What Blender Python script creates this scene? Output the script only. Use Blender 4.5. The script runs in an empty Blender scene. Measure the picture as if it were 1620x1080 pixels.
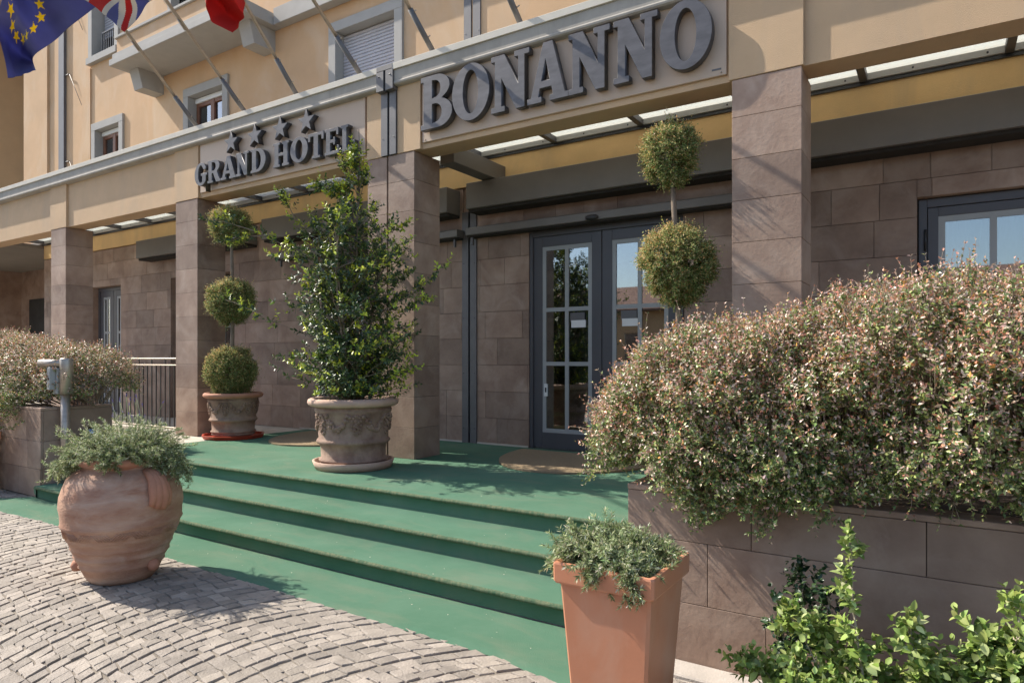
import bpy, math, random
import numpy as np
from mathutils import Vector, Matrix
R_ = math.radians
SC = bpy.context.scene
COL = SC.collection
random.seed(7); RNG = np.random.default_rng(11)

# ------------------------------------------------------------------ camera, sky, sun, exposure
cam_d = bpy.data.cameras.new('camera'); cam = bpy.data.objects.new('camera', cam_d); COL.objects.link(cam)
cam.location = (0, 0, 1.6); cam.rotation_euler = (R_(90), 0, R_(32.7))
cam_d.sensor_width = 36; cam_d.lens = 1060/1620*36; cam_d.shift_y = 27/1620
cam_d.clip_start = .05; cam_d.clip_end = 500
SC.camera = cam
SUN_TO = Vector((-1, -.19, .95)).normalized()
world = bpy.data.worlds.new('World'); SC.world = world; world.use_nodes = True
wn = world.node_tree; wn.nodes.clear()
sky = wn.nodes.new('ShaderNodeTexSky'); sky.sky_type = 'NISHITA'; sky.sun_disc = False
sky.sun_elevation = math.asin(SUN_TO.z); sky.sun_rotation = math.atan2(SUN_TO.x, SUN_TO.y)
sky.air_density = 1.0; sky.dust_density = 1.4; sky.ozone_density = 1.0
bg = wn.nodes.new('ShaderNodeBackground'); bg.inputs['Strength'].default_value = .15
wo = wn.nodes.new('ShaderNodeOutputWorld')
wn.links.new(sky.outputs[0], bg.inputs[0]); wn.links.new(bg.outputs[0], wo.inputs[0])
sun_d = bpy.data.lights.new('sun', 'SUN'); sun = bpy.data.objects.new('sun', sun_d); COL.objects.link(sun)
sun_d.energy = 4.7; sun_d.angle = R_(.5); sun_d.color = (1, .92, .80)
sun.location = (-20, -5, 20); sun.rotation_euler = (-SUN_TO).to_track_quat('-Z', 'Y').to_euler()
SC.view_settings.view_transform = 'Standard'; SC.view_settings.look = 'None'
SC.view_settings.exposure = .72; SC.view_settings.gamma = 1; SC.view_settings.use_curve_mapping = False
SC.cycles.max_bounces = 8; SC.cycles.transparent_max_bounces = 12; SC.cycles.diffuse_bounces = 4

# ------------------------------------------------------------------ materials
def mat(name, base, rough=.7, var=.25, scale=4., bump=.0, bscale=60., metal=0., spec=.5, rnd=0., col2=None, mot=.5, stretch=(1,1,1), attr=None, trans=0., coat=0., stain=0., stc=(.55,.5,.42), sst=(1,1,1), sscale=1.3):
    m = bpy.data.materials.new(name); m.use_nodes = True
    nt = m.node_tree; N = nt.nodes; L = nt.links; p = N['Principled BSDF']
    p.inputs['Roughness'].default_value = rough; p.inputs['Metallic'].default_value = metal
    p.inputs['Specular IOR Level'].default_value = spec
    if coat: p.inputs['Coat Weight'].default_value = coat
    tc = N.new('ShaderNodeTexCoord'); mp = N.new('ShaderNodeMapping'); mp.inputs['Scale'].default_value = stretch
    L.new(tc.outputs['Object'], mp.inputs[0])
    no = N.new('ShaderNodeTexNoise'); no.inputs['Scale'].default_value = scale; no.inputs['Detail'].default_value = 6; no.inputs['Roughness'].default_value = .6
    L.new(mp.outputs[0], no.inputs['Vector'])
    mr = N.new('ShaderNodeMapRange'); mr.inputs[1].default_value = .3; mr.inputs[2].default_value = .7
    L.new(no.outputs[0], mr.inputs[0])
    mx = N.new('ShaderNodeMix'); mx.data_type = 'RGBA'
    b = Vector(base)
    if col2 is None:
        mx.inputs[6].default_value = (*(b*(1-var)), 1); mx.inputs[7].default_value = (*(b*(1+var)), 1)
    else:
        mx.inputs[6].default_value = (*b, 1); mx.inputs[7].default_value = (*col2, 1)
    L.new(mr.outputs[0], mx.inputs[0])
    out = mx.outputs[2]
    if stain:                                             # weathering with a shape of its own
        m4 = N.new('ShaderNodeMapping'); m4.inputs['Scale'].default_value = sst; L.new(tc.outputs['Object'], m4.inputs[0])
        n4 = N.new('ShaderNodeTexNoise'); n4.inputs['Scale'].default_value = sscale; n4.inputs['Detail'].default_value = 9; n4.inputs['Distortion'].default_value = .8; n4.inputs['Roughness'].default_value = .62
        L.new(m4.outputs[0], n4.inputs['Vector'])
        r4 = N.new('ShaderNodeMapRange'); r4.inputs[1].default_value = .47; r4.inputs[2].default_value = .72; r4.inputs[4].default_value = stain; L.new(n4.outputs[0], r4.inputs[0])
        x4 = N.new('ShaderNodeMix'); x4.data_type = 'RGBA'; L.new(r4.outputs[0], x4.inputs[0]); L.new(out, x4.inputs[6]); x4.inputs[7].default_value = (*stc, 1); out = x4.outputs[2]
    if attr:                                              # own colour of each leaf / stone
        at = N.new('ShaderNodeAttribute'); at.attribute_name = attr
        m2 = N.new('ShaderNodeMix'); m2.data_type = 'RGBA'; m2.blend_type = 'MULTIPLY'; m2.inputs[0].default_value = 1
        L.new(out, m2.inputs[6]); L.new(at.outputs['Color'], m2.inputs[7]); out = m2.outputs[2]
    if rnd:
        at = N.new('ShaderNodeAttribute'); at.attribute_name = 'rnd'
        mr2 = N.new('ShaderNodeMapRange'); mr2.inputs[3].default_value = 1-rnd; mr2.inputs[4].default_value = 1+rnd
        L.new(at.outputs['Fac'], mr2.inputs[0])
        m3 = N.new('ShaderNodeMix'); m3.data_type = 'RGBA'; m3.blend_type = 'MULTIPLY'; m3.inputs[0].default_value = 1
        L.new(out, m3.inputs[6]); L.new(mr2.outputs[0], m3.inputs[7]); out = m3.outputs[2]
    L.new(out, p.inputs['Base Color'])
    if bump:
        n2 = N.new('ShaderNodeTexNoise'); n2.inputs['Scale'].default_value = bscale; n2.inputs['Detail'].default_value = 4
        L.new(mp.outputs[0], n2.inputs['Vector'])
        bp = N.new('ShaderNodeBump'); bp.inputs['Strength'].default_value = bump; bp.inputs['Distance'].default_value = .01
        L.new(n2.outputs[0], bp.inputs['Height']); L.new(bp.outputs[0], p.inputs['Normal'])
    if trans:
        tr = N.new('ShaderNodeBsdfTranslucent'); ms = N.new('ShaderNodeMixShader'); ms.inputs[0].default_value = trans
        L.new(out, tr.inputs[0]); L.new(p.outputs[0], ms.inputs[1]); L.new(tr.outputs[0], ms.inputs[2])
        L.new(ms.outputs[0], N['Material Output'].inputs[0])
    return m

def glass_mat(name, tint=(.55,.6,.6), refl=.35, frost=0.):
    m = bpy.data.materials.new(name); m.use_nodes = True; nt = m.node_tree; N = nt.nodes; L = nt.links
    N.remove(N['Principled BSDF'])
    tr = N.new('ShaderNodeBsdfTransparent'); tr.inputs[0].default_value = (*tint, 1)
    gl = N.new('ShaderNodeBsdfGlossy'); gl.inputs['Roughness'].default_value = .015; gl.inputs[0].default_value = (.93,.96,1,1)
    fr = N.new('ShaderNodeFresnel'); fr.inputs[0].default_value = 1.5
    mr = N.new('ShaderNodeMapRange'); mr.inputs[3].default_value = refl; mr.inputs[4].default_value = 1
    L.new(fr.outputs[0], mr.inputs[0])
    ms = N.new('ShaderNodeMixShader'); L.new(mr.outputs[0], ms.inputs[0])
    L.new(tr.outputs[0], ms.inputs[1]); L.new(gl.outputs[0], ms.inputs[2])
    last = ms
    if frost:
        td = N.new('ShaderNodeBsdfTranslucent'); td.inputs[0].default_value = (.85,.88,.85,1)
        m2 = N.new('ShaderNodeMixShader'); m2.inputs[0].default_value = frost
        L.new(ms.outputs[0], m2.inputs[1]); L.new(td.outputs[0], m2.inputs[2]); last = m2
    L.new(last.outputs[0], N['Material Output'].inputs[0])
    return m

M = {}
M['stone'] = mat('brown_stone', (.220,.140,.103), .7, .0, 2.6, .25, 28, rnd=.20, col2=(.375,.262,.195), stain=.6, stc=(.46,.355,.285), sscale=2.4)
M['stone_dark'] = mat('dark_joint', (.03,.025,.02), .9)
M['pale_stone'] = mat('pale_stone', (.5,.45,.38), .8, .15, 6, .2, 40)
M['stucco'] = mat('beige_stucco', (.585,.405,.245), .85, .05, 3, .6, 190, stain=.35, stc=(.42,.33,.24), sst=(1.5,1.5,.35))
M['stucco_up'] = mat('orange_stucco', (.60,.385,.215), .85, .07, 1.5, .25, 120, stain=.5, stc=(.66,.53,.38), sst=(1,1,.6))
M['stucco_wing'] = mat('wing_stucco', (.60,.36,.18), .85, .06, 1.5, .2, 120)
M['stucco_in'] = mat('ochre_stucco', (.74,.49,.22), .85, .07, 2.5, .25, 90, stain=.5, stc=(.45,.33,.2), sst=(1,1,.5))
M['cornice'] = mat('grey_cornice', (.36,.335,.295), .8, .10, 5, .08, 60, stain=.5, stc=(.22,.20,.17), sst=(2.5,2.5,.3))
M['cap'] = mat('pale_metal_cap', (.62,.58,.50), .75, .06, 4)
M['trim'] = mat('grey_trim', (.37,.355,.33), .75, .06, 4, .1, 90)
M['panel'] = mat('sign_panel', (.50,.375,.275), .5, .05, 2)
M['steel'] = mat('brushed_steel', (.095,.09,.094), .42, .28, 5, metal=.35, stretch=(1,1,3))
M['steel_bright'] = mat('stainless_steel', (.42,.36,.30), .38, .12, 8, metal=.6, stretch=(1,1,5))
M['joint_metal'] = mat('slate_metal', (.135,.130,.132), .5, .12, 4, metal=.25)
M['roller'] = mat('taupe_metal', (.165,.150,.135), .5, .08, 3, metal=.1)
M['frame'] = mat('anthracite_frame', (.082,.080,.088), .45, .06, 4)
M['muntin'] = mat('grey_muntin', (.35,.36,.355), .5, .05, 4)
M['black'] = mat('black_plastic', (.02,.02,.022), .35)
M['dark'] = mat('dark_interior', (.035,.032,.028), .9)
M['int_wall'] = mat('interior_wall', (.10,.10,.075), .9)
M['curtain'] = mat('white_curtain', (.85,.85,.82), .9, .05, 3, trans=.45)
M['wood'] = mat('brown_window_wood', (.20,.085,.045), .5, .2, 12)
M['white'] = mat('white_paint', (.75,.75,.73), .5, .04, 4)
M['shutter'] = mat('roller_shutter_slats', (.48,.47,.50), .5, .04, 4)
M['glass'] = glass_mat('window_glass', tint=(.72,.76,.75), refl=.24)
M['glass_up'] = glass_mat('upper_window_glass', tint=(.4,.45,.5), refl=.25)
M['roof_glass'] = glass_mat('frosted_roof_glass', tint=(.93,.95,.92), refl=.03, frost=.42)
M['carpet'] = mat('green_carpet', (.078,.175,.112), .95, .0, 1.4, .7, 260, spec=.12, col2=(.118,.218,.148), stain=.5, stc=(.18,.21,.145), sst=(.8,2.,1), sscale=2.2)
M['carpet_worn'] = mat('worn_carpet_nosing', (.06,.125,.075), .95, 0, 45, .8, 200, spec=.1, col2=(.19,.205,.125), stretch=(1,1,.3))
M['mat_coir'] = mat('coir', (.33,.25,.16), .95, .15, 30, .8, 300, spec=.1)
M['cobble'] = mat('porphyry', (.275,.240,.205), .8, .2, 9, .6, 70, rnd=.22, stain=.4, stc=(.40,.35,.28), sscale=1.6)
M['sand'] = mat('joint_sand', (.22,.19,.155), .95, .25, 10, .4, 120)
M['concrete'] = mat('concrete', (.42,.38,.34), .9, .12, 8, .3, 90)
M['asphalt'] = mat('asphalt', (.06,.058,.055), .9, .15, 5, .3, 200)
M['soil'] = mat('soil', (.05,.035,.025), .95, .4, 14, .8, 60)
M['terra_w'] = mat('weathered_terracotta', (.29,.135,.085), .85, 0, 3.2, .55, 30, col2=(.50,.31,.21), stretch=(1,1,2.2), stain=.5, stc=(.60,.49,.40), sst=(1,1,3.0), sscale=2.6)
M['terra_relief'] = mat('relief_terracotta', (.18,.105,.075), .85, 0, 6, .5, 40, col2=(.37,.26,.195))
M['terra_rim'] = mat('orange_terracotta', (.42,.20,.125), .8, .18, 7, .3, 50)
M['terra_pale'] = mat('pale_terracotta', (.50,.34,.26), .85, .15, 6, .3, 50)
M['plastic_pot'] = mat('orange_planter_plastic', (.50,.21,.115), .45, .07, 3, .05, 60, stain=.55, stc=(.52,.33,.235), sscale=3.5, sst=(1,1,.5))
M['red_plastic'] = mat('red_plastic', (.45,.06,.03), .4, .1, 5)
M['bark'] = mat('bark', (.22,.17,.125), .85, .3, 20, .5, 80, stretch=(1,1,.3))
M['bark_pale'] = mat('pale_bark', (.42,.36,.28), .85, .25, 20, .5, 80, stretch=(1,1,.3))
M['leaf_hedge'] = mat('hedge_leaf', (1,1,1), .38, .0, 3, spec=.7, attr='col', trans=.22)
M['leaf_gloss'] = mat('glossy_leaf', (1,1,1), .40, .0, 3, spec=.6, attr='col', trans=.16)
M['leaf_matt'] = mat('matt_leaf', (1,1,1), .55, .0, 3, spec=.35, attr='col', trans=.30)
M['flag_blue'] = mat('flag_blue', (.13,.14,.34), .6, .08, 3, spec=.5, trans=.5)
M['flag_yellow'] = mat('flag_yellow', (.80,.62,.03), .8, .05, 3, spec=.2, trans=.35)
M['flag_red'] = mat('flag_red', (.50,.035,.03), .8, .08, 3, spec=.2, trans=.35)
M['bay_grey'] = mat('bay_ceiling_paint', (.20,.175,.145), .9, .08, 2)
M['flag_white'] = mat('flag_white', (.62,.58,.52), .8, .05, 3, spec=.2, trans=.35)
M['tile'] = mat('roof_tile', (.22,.12,.08), .8, .3, 8)
M['petal'] = mat('dry_petal', (.6,.55,.45), .8)
def emit(name, c, s):
    m = bpy.data.materials.new(name); m.use_nodes = True; p = m.node_tree.nodes['Principled BSDF']
    p.inputs['Base Color'].default_value = (*c,1); p.inputs['Emission Color'].default_value = (*c,1); p.inputs['Emission Strength'].default_value = s
    return m
M['lamp'] = emit('lit_downlight', (1,.78,.5), 6)

# ------------------------------------------------------------------ mesh helpers
class MB:
    def __init__(s): s.v=[]; s.f=[]; s.mi=[]; s.rnd=[]; s.sm=[]
    def add(s, vs, fs, mi=0, rnd=None, smooth=False):
        o=len(s.v); s.v+= [tuple(x) for x in vs]
        r = random.random() if rnd is None else rnd
        for f in fs: s.f.append(tuple(o+i for i in f)); s.mi.append(mi); s.rnd.append(r); s.sm.append(smooth)
        return s
    def box(s, x0,x1,y0,y1,z0,z1, mi=0, rnd=None):
        v=[(x0,y0,z0),(x1,y0,z0),(x1,y1,z0),(x0,y1,z0),(x0,y0,z1),(x1,y0,z1),(x1,y1,z1),(x0,y1,z1)]
        return s.add(v,[(0,3,2,1),(4,5,6,7),(0,1,5,4),(1,2,6,5),(2,3,7,6),(3,0,4,7)],mi,rnd)
    def bbox(s, x0,x1,y0,y1,z0,z1, b=.006, mi=0, rnd=None):      # bevelled box
        v=[];
        for z,i in ((z0,b),(z0+b,0),(z1-b,0),(z1,b)):
            for (x,y) in ((x0+b,y0),(x1-b,y0),(x1,y0+b),(x1,y1-b),(x1-b,y1),(x0+b,y1),(x0,y1-b),(x0,y0+b)):
                cx=(x0+x1)/2; cy=(y0+y1)/2
                xx = x + (i if x<cx else -i)*(1 if i else 0); yy = y + (i if y<cy else -i)*(1 if i else 0)
                v.append((xx,yy,z))
        f=[tuple(range(7,-1,-1)), tuple(range(24,32))]
        for k in range(3):
            for j in range(8): a=k*8+j; c=k*8+(j+1)%8; f.append((a,c,c+8,a+8))
        return s.add(v,f,mi,rnd)
    def prism_x(s, prof, x0, x1, mi=0, rnd=None, smooth=False):   # closed (y,z) outline along X
        n=len(prof); v=[(x0,y,z) for y,z in prof]+[(x1,y,z) for y,z in prof]
        f=[(i,(i+1)%n,(i+1)%n+n,i+n) for i in range(n)]
        s.add(v,f,mi,rnd,smooth); return s.add(v,[tuple(range(n-1,-1,-1)),tuple(range(n,2*n))],mi,rnd)
    def poly(s, pts, z0, z1, mi=0):                               # vertical prism over xy outline
        n=len(pts); v=[(x,y,z0) for x,y in pts]+[(x,y,z1) for x,y in pts]
        f=[(i,(i+1)%n,(i+1)%n+n,i+n) for i in range(n)]+[tuple(range(n-1,-1,-1)),tuple(range(n,2*n))]
        return s.add(v,f,mi)
    def lathe(s, prof, c, n=64, mi=0, wob=None, smooth=True, closed=False):
        v=[]; cx,cy,cz=c
        for k,(r,z) in enumerate(prof):
            for j in range(n):
                a=2*math.pi*j/n; rr = r + (wob(a,z) if wob else 0)
                v.append((cx+rr*math.cos(a),cy+rr*math.sin(a),cz+z))
        f=[]
        for k in range(len(prof)-1):
            for j in range(n): f.append((k*n+j,k*n+(j+1)%n,(k+1)*n+(j+1)%n,(k+1)*n+j))
        if closed: f.append(tuple(range(n-1,-1,-1))); f.append(tuple(range((len(prof)-1)*n,len(prof)*n)))
        return s.add(v,f,mi,smooth=smooth)
    def tube(s, pts, rad, n=8, mi=0, smooth=True):
        P=[Vector(p) for p in pts]; rad = rad if hasattr(rad,'__len__') else [rad]*len(P)
        v=[]; up=Vector((0,0,1))
        for i,p in enumerate(P):
            d=(P[min(i+1,len(P)-1)]-P[max(i-1,0)]).normalized()
            a=d.cross(up if abs(d.z)<.95 else Vector((1,0,0))).normalized(); b=d.cross(a)
            for j in range(n): t=2*math.pi*j/n; v.append(p+(a*math.cos(t)+b*math.sin(t))*rad[i])
        f=[(i*n+j,i*n+(j+1)%n,(i+1)*n+(j+1)%n,(i+1)*n+j) for i in range(len(P)-1) for j in range(n)]
        f+=[tuple(range(n-1,-1,-1)),tuple(range((len(P)-1)*n,len(P)*n))]
        return s.add(v,f,mi,smooth=smooth)
    def build(s, name, mats, parent=None, **kw):
        me=bpy.data.meshes.new(name); me.from_pydata(s.v,[],s.f)
        for m in (mats if isinstance(mats,(list,tuple)) else [mats]): me.materials.append(M[m] if isinstance(m,str) else m)
        me.polygons.foreach_set('material_index', s.mi)
        me.polygons.foreach_set('use_smooth', s.sm)
        at=me.attributes.new('rnd','FLOAT','FACE'); at.data.foreach_set('value', s.rnd)
        me.update()
        return link(name, me, parent, **kw)

def link(name, me, parent=None, label=None, cat=None, group=None, kind=None):
    o=bpy.data.objects.new(name, me); COL.objects.link(o)
    if parent is not None:
        o.parent=parent; o.matrix_parent_inverse=Matrix.Translation(-parent.location) if parent.type=='EMPTY' else Matrix.Identity(4)
        if parent.type!='EMPTY' and parent.parent: o.matrix_parent_inverse=Matrix.Identity(4)
    tag(o,label,cat,group,kind); return o
def tag(o,label=None,cat=None,group=None,kind=None):
    if label: o['label']=label
    if cat: o['category']=cat
    if group: o['group']=group
    if kind: o['kind']=kind
def thing(name, loc, label, cat, group=None):
    o=bpy.data.objects.new(name,None); COL.objects.link(o); o.location=loc; o.empty_display_size=.2
    tag(o,label,cat,group); return o
def fix(o):      # meshes are written in world coordinates: keep them there under any parent
    return o

# ================================================================== THE SETTING
PZ=.45; YW=7.4; YP=5.82
# ground sheet to the horizon
MB().box(-150,150,-150,160,-.30,-.022).build('ground','asphalt',kind='structure')
MB().box(-14,3.2,-4,YP,-.15,-.010).build('paving_bed','sand',kind='structure')

def cobbles():
    mb=MB(); th=R_(80); c,s_=math.cos(th),math.sin(th)
    W=2.1; A=.46; row=.088
    def place(u,v): return (-5+u*c-v*s_, 1.6+u*s_+v*c)
    for col in range(-6,7):
        for r in range(-130,131):
            t=0.0; u=0; n=0
            while u<W-.04:
                L=random.uniform(.074,.116); u2=min(u+L,W)
                if W-u2<.05: u2=W
                um=(u+u2)/2
                f=lambda q:(A*(1-((2*q/W)-1)**2))
                x,y=place(col*W+um, r*row+f(um))
                if -12.5<x<2.2 and -3.2<y<3.5 and not (y<-.5 and x>1):
                    g=.0026
                    qs=[]
                    for (uu,vv) in ((u+g,g),(u2-g,g),(u2-g,row-g),(u+g,row-g)):
                        qs.append(place(col*W+uu+random.uniform(-.010,.010), r*row+f(uu)+vv+random.uniform(-.010,.010)+.014*math.sin(r*1.7+uu*2.1)))
                    cx=sum(q[0] for q in qs)/4; cy=sum(q[1] for q in qs)/4
                    h=random.uniform(-.0025,.001); tx,ty=random.uniform(-.028,.028),random.uniform(-.028,.028)
                    top=[(cx+(q[0]-cx)*.88,cy+(q[1]-cy)*.88) for q in qs]
                    v=[(q[0],q[1],-.014) for q in qs]+[(cx+(q[0]-cx)*.97,cy+(q[1]-cy)*.97,h-.004) for q in qs]+[(q[0],q[1],h+(q[0]-cx)*tx+(q[1]-cy)*ty) for q in top]
                    fs=[(8,9,10,11)]+[(i,(i+1)%4,(i+1)%4+4,i+4) for i in range(4)]+[(i+4,(i+1)%4+4,(i+1)%4+8,i+8) for i in range(4)]
                    mb.add(v,fs)
                u=u2
    return mb.build('cobblestone_pavement','cobble',kind='structure')
cobbles()
MB().bbox(-1.2,3.0,3.27,3.44,-.05,.022,.008).build('kerb','concrete',kind='structure')
MB().box(-.9,3.0,2.55,3.265,-.05,.004).build('flower_bed_soil','soil',kind='structure')

# steps: solid block under the carpet, then the carpet itself
XL,XR=-8.7,-1.46
NOS=[(3.47,.15),(3.865,.30),(4.34,.45)]
st=MB()
st.box(XL+.02,XR,3.53,3.92,-.05,.138); st.box(XL+.02,XR,3.921,4.40,-.05,.288); st.box(XL+.02,XR,4.401,YW,-.05,.436)
st.build('steps','concrete',kind='structure')
MB().box(-24,XL+.01,4.36,9.2,-.05,.445).build('portico_floor','pale_stone',kind='structure')
MB().box(XR+.01,3.5,5.35,YW,-.05,.44).build('terrace_floor','pale_stone',kind='structure')

def carpet():
    # outline in (y,z): mat on the ground, three risers with rolled nosings, landing to the wall
    prof=[(3.47+.02,.012,0)]
    P=[]   # (y,z,mat)
    for i,(yn,zt) in enumerate(NOS):
        zb = .014 if i==0 else NOS[i-1][1]
        P.append((yn+.040,zb,0)); P.append((yn+.038,zt-.046,0))
        for k in range(7):
            a=math.pi*(.5+ (k/6)*1.0); # half roll
            P.append((yn+.030-.030*math.sin(math.pi*k/6) , zt-.021-.021*math.cos(math.pi*k/6), 1))
    P.append((YW-.012,PZ,0))
    mb=MB(); xs=np.linspace(XL,XR,150)
    dz=[random.uniform(-.0012,.0012) for _ in xs]; dy=np.cumsum(RNG.normal(0,.0006,len(xs))); dy-=np.linspace(dy[0],dy[-1],len(xs))
    v=[]; n=len(P)
    for i,x in enumerate(xs):
        for (y,z,m) in P:
            onn = m==1
            v.append((x, y+(dy[i]+RNG.normal(0,.0011) if onn else 0), z+(dz[i]+RNG.normal(0,.0011) if onn else 0)))
    for i in range(len(xs)-1):
        for k in range(n-1):
            mi = 1 if (P[k][2]==1 and P[k+1][2]==1) and P[k][1]>0 and k%9 in (3,4,5,6) else 0
            mb.f.append((i*n+k,(i+1)*n+k,(i+1)*n+k+1,i*n+k+1)); mb.mi.append(mi); mb.rnd.append(.5); mb.sm.append(True)
    mb.v=v
    c=mb.build('stair_carpet',['carpet','carpet_worn'],label='green carpet laid over the landing and the three entrance steps',cat='carpet')
    # rolled left end of the lowest step
    e=MB(); pts=[]
    for k in range(13):
        a=math.pi*k/12; pts.append((3.66+ -.20*math.cos(a)*.95, .075+0*a))
    prof2=[]
    N=10
    vs=[]
    for k in range(N+1):           # rounded bullnose cap sweeping round the end
        a=math.pi/2*k/N
        for j in range(9):
            b=math.pi*j/8
            vs.append((XL-.0-.085*math.sin(b)*1.0*math.cos(0), 3.47+.04+ (k/N)*.36, .012+ .138*(j/8)))
    for k in range(N):
        for j in range(8): e.f.append((k*9+j,(k+1)*9+j,(k+1)*9+j+1,k*9+j+1)); e.mi.append(0); e.rnd.append(.5); e.sm.append(True)
    e.v=vs; o=len(e.v)
    e.add([vs[j] for j in range(9)]+[(XL+.01,3.492,.012),(XL+.01,3.492,.15)],[(0,1,2,3,4,5,6,7,8,10,9)],0,.5)
    e.add([(XL+.01,3.49,.1502),(XL-.0,3.51,.1502),(XL-.0,3.87,.1502),(XL+.01,3.87,.1502)],[(0,1,2,3)],0,.5)
    e.build('carpet_end','carpet',parent=c)
    return c
carpet()
# the flat strip of carpet on the cobbles: follows the stones a little
def strip():
    mb=MB(); nx,ny=220,16
    xs=np.linspace(-9.9,-1.47,nx)
    front=lambda x: np.interp(x,[-9.9,-8.4,-7.5,-5.3,-2.0,-1.47],[3.02,3.0,3.05,3.03,2.98,2.86])
    back=lambda x: np.interp(x,[-9.9,-9.0,-8.8,-1.47],[3.05,3.30,3.52,3.50])
    for i,x in enumerate(xs):
        f=front(x); b=max(back(x),f+.02)
        for j in range(ny):
            t=j/(ny-1); y=f+(b-f)*t
            z=.010+.0035*math.sin(x*58+y*31)*math.sin(y*67-x*20)*(1-t)**.7*(1 if t<.8 else .2)
            if j==0: z=-.004
            mb.v.append((x,y,z if j else z))
    for i in range(nx-1):
        for j in range(ny-1): mb.f.append((i*ny+j,(i+1)*ny+j,(i+1)*ny+j+1,i*ny+j+1)); mb.mi.append(0); mb.rnd.append(.5); mb.sm.append(True)
    mb.build('carpet_runner','carpet',label='long green carpet strip lying flat on the cobbles before the steps',cat='carpet')
strip()
lit=MB()
for k in range(150):
    x=random.uniform(-8.5,-1.6)
    r=random.random()
    if r<.3: y=random.uniform(3.08,3.44); z=.0175
    elif r<.5: y=random.uniform(3.5,3.82); z=.1545
    elif r<.65: y=random.uniform(3.9,4.28); z=.3045
    else: y=random.uniform(4.4,6.9); z=.4545
    s=random.uniform(.002,.006); a=random.uniform(0,3)
    lit.add([(x+s*math.cos(a+q),y+s*math.sin(a+q),z+random.uniform(0,.003)) for q in (0,1.4,3,4.6)],[(0,1,2,3)])
lit.build('fallen_petals','petal',label='tiny pale petals and crumbs scattered over the green carpet',cat='petals',kind='stuff')

def doormat(cx,label):
    mb=MB(); pts=[]
    for k in range(41):
        a=math.pi*k/40; pts.append((cx-.95*math.cos(a), 7.15-1.35*math.sin(a)))
    pts=[(x+random.uniform(-.003,.003),y+random.uniform(-.003,.003)) for x,y in pts]
    mb.poly([p for p in pts],PZ+.004,PZ+.022)
    mb.build('doormat','mat_coir',label=label,cat='doormat',group='half-round coir doormats at the two entrance doors')
doormat(-3.48,'half-round brown coir doormat before the glass door under the large name sign')
doormat(-7.37,'half-round tan coir doormat lying behind the potted tree, partly in sun')

# ================================================================== THE HOTEL BUILDING
H=thing('hotel_building',(-5.4,YW,0),'beige and brown stone hotel front with arcade, balcony and glass canopy','building')
RH=.355
def clad(mb, x0,x1,z0,z1, y, openings=(), avg=.62, gap=.005, th=.03):
    r0=int(round((z0-PZ)/RH)); z=z0; k=0
    zs=[z0]
    q=PZ+RH*math.ceil((z0-PZ)/RH+1e-3)
    while q<z1-1e-3: zs.append(q); q+=RH
    zs.append(z1)
    for a,b in zip(zs[:-1],zs[1:]):
        x=x0-random.uniform(0,avg*.7)
        while x<x1:
            w=random.uniform(avg*.62,avg*1.45); xa,xb=max(x,x0),min(x+w,x1); x+=w
            if x1-xb<.12: xb=x1; x=x1+1
            if xb-xa<.05: continue
            rects=[(xa,xb,a,b)]
            for (ox0,ox1,oz0,oz1) in openings:
                nr=[]
                for (p,q_,c,d) in rects:
                    if ox1<=p or ox0>=q_ or oz1<=c or oz0>=d: nr.append((p,q_,c,d)); continue
                    if p<ox0: nr.append((p,ox0,c,d))
                    if q_>ox1: nr.append((ox1,q_,c,d))
                    m0,m1=max(p,ox0),min(q_,ox1)
                    if c<oz0: nr.append((m0,m1,c,oz0))
                    if d>oz1: nr.append((m0,m1,oz1,d))
                rects=nr
            rr=random.random()
            for (p,q_,c,d) in rects:
                if q_-p>.02 and d-c>.02: mb.box(p+gap/2,q_-gap/2,y,y+th,c+gap/2,d-gap/2,0,rr)
WT=3.93        # top of the stone on the back wall
OPEN=[(-4.49,-2.46,PZ-.1,3.23),(-8.38,-6.36,PZ-.1,3.23),(-.2,2.0,1.1,3.12),(-15.73,-14.51,PZ-.1,3.15),(-12.66,-10.75,PZ-.1,3.165),(-5.55,-5.32,PZ-.1,WT)]
w=MB(); clad(w,-17.97,3.5,PZ,WT,YW,OPEN)
w.build('stone_cladding','stone',H)
# masonry behind the cladding, with the openings left free
bk=MB(); xs=sorted(set([-17.97,3.5]+[o[0] for o in OPEN]+[o[1] for o in OPEN]))
ops=[o for o in OPEN if o[1]-o[0]>.5]
for a,b in zip(xs[:-1],xs[1:]):
    m=(a+b)/2; op=[o for o in ops if o[0]<m<o[1]]
    if op:
        bk.box(a,b,YW+.031,YW+.33,op[0][3],WT+.02)
        if op[0][2]>PZ: bk.box(a,b,YW+.031,YW+.33,PZ,op[0][2])
    else: bk.box(a,b,YW+.031,YW+.33,PZ,WT+.02)
bk.build('wall_core','stone',H)
MB().box(-17.97,3.5,YW-.006,YW+.3,WT+.021,4.30).build('ochre_wall_band','stucco_in',H)
sk=MB()
for a,b in ((-8.9,-8.40),(-6.34,-5.56),(-5.31,-4.5),(-2.44,3.3)): MB().box(a,b,YW-.012,YW-.001,PZ,PZ+.022).build('skirting','pale_stone',H)

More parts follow.
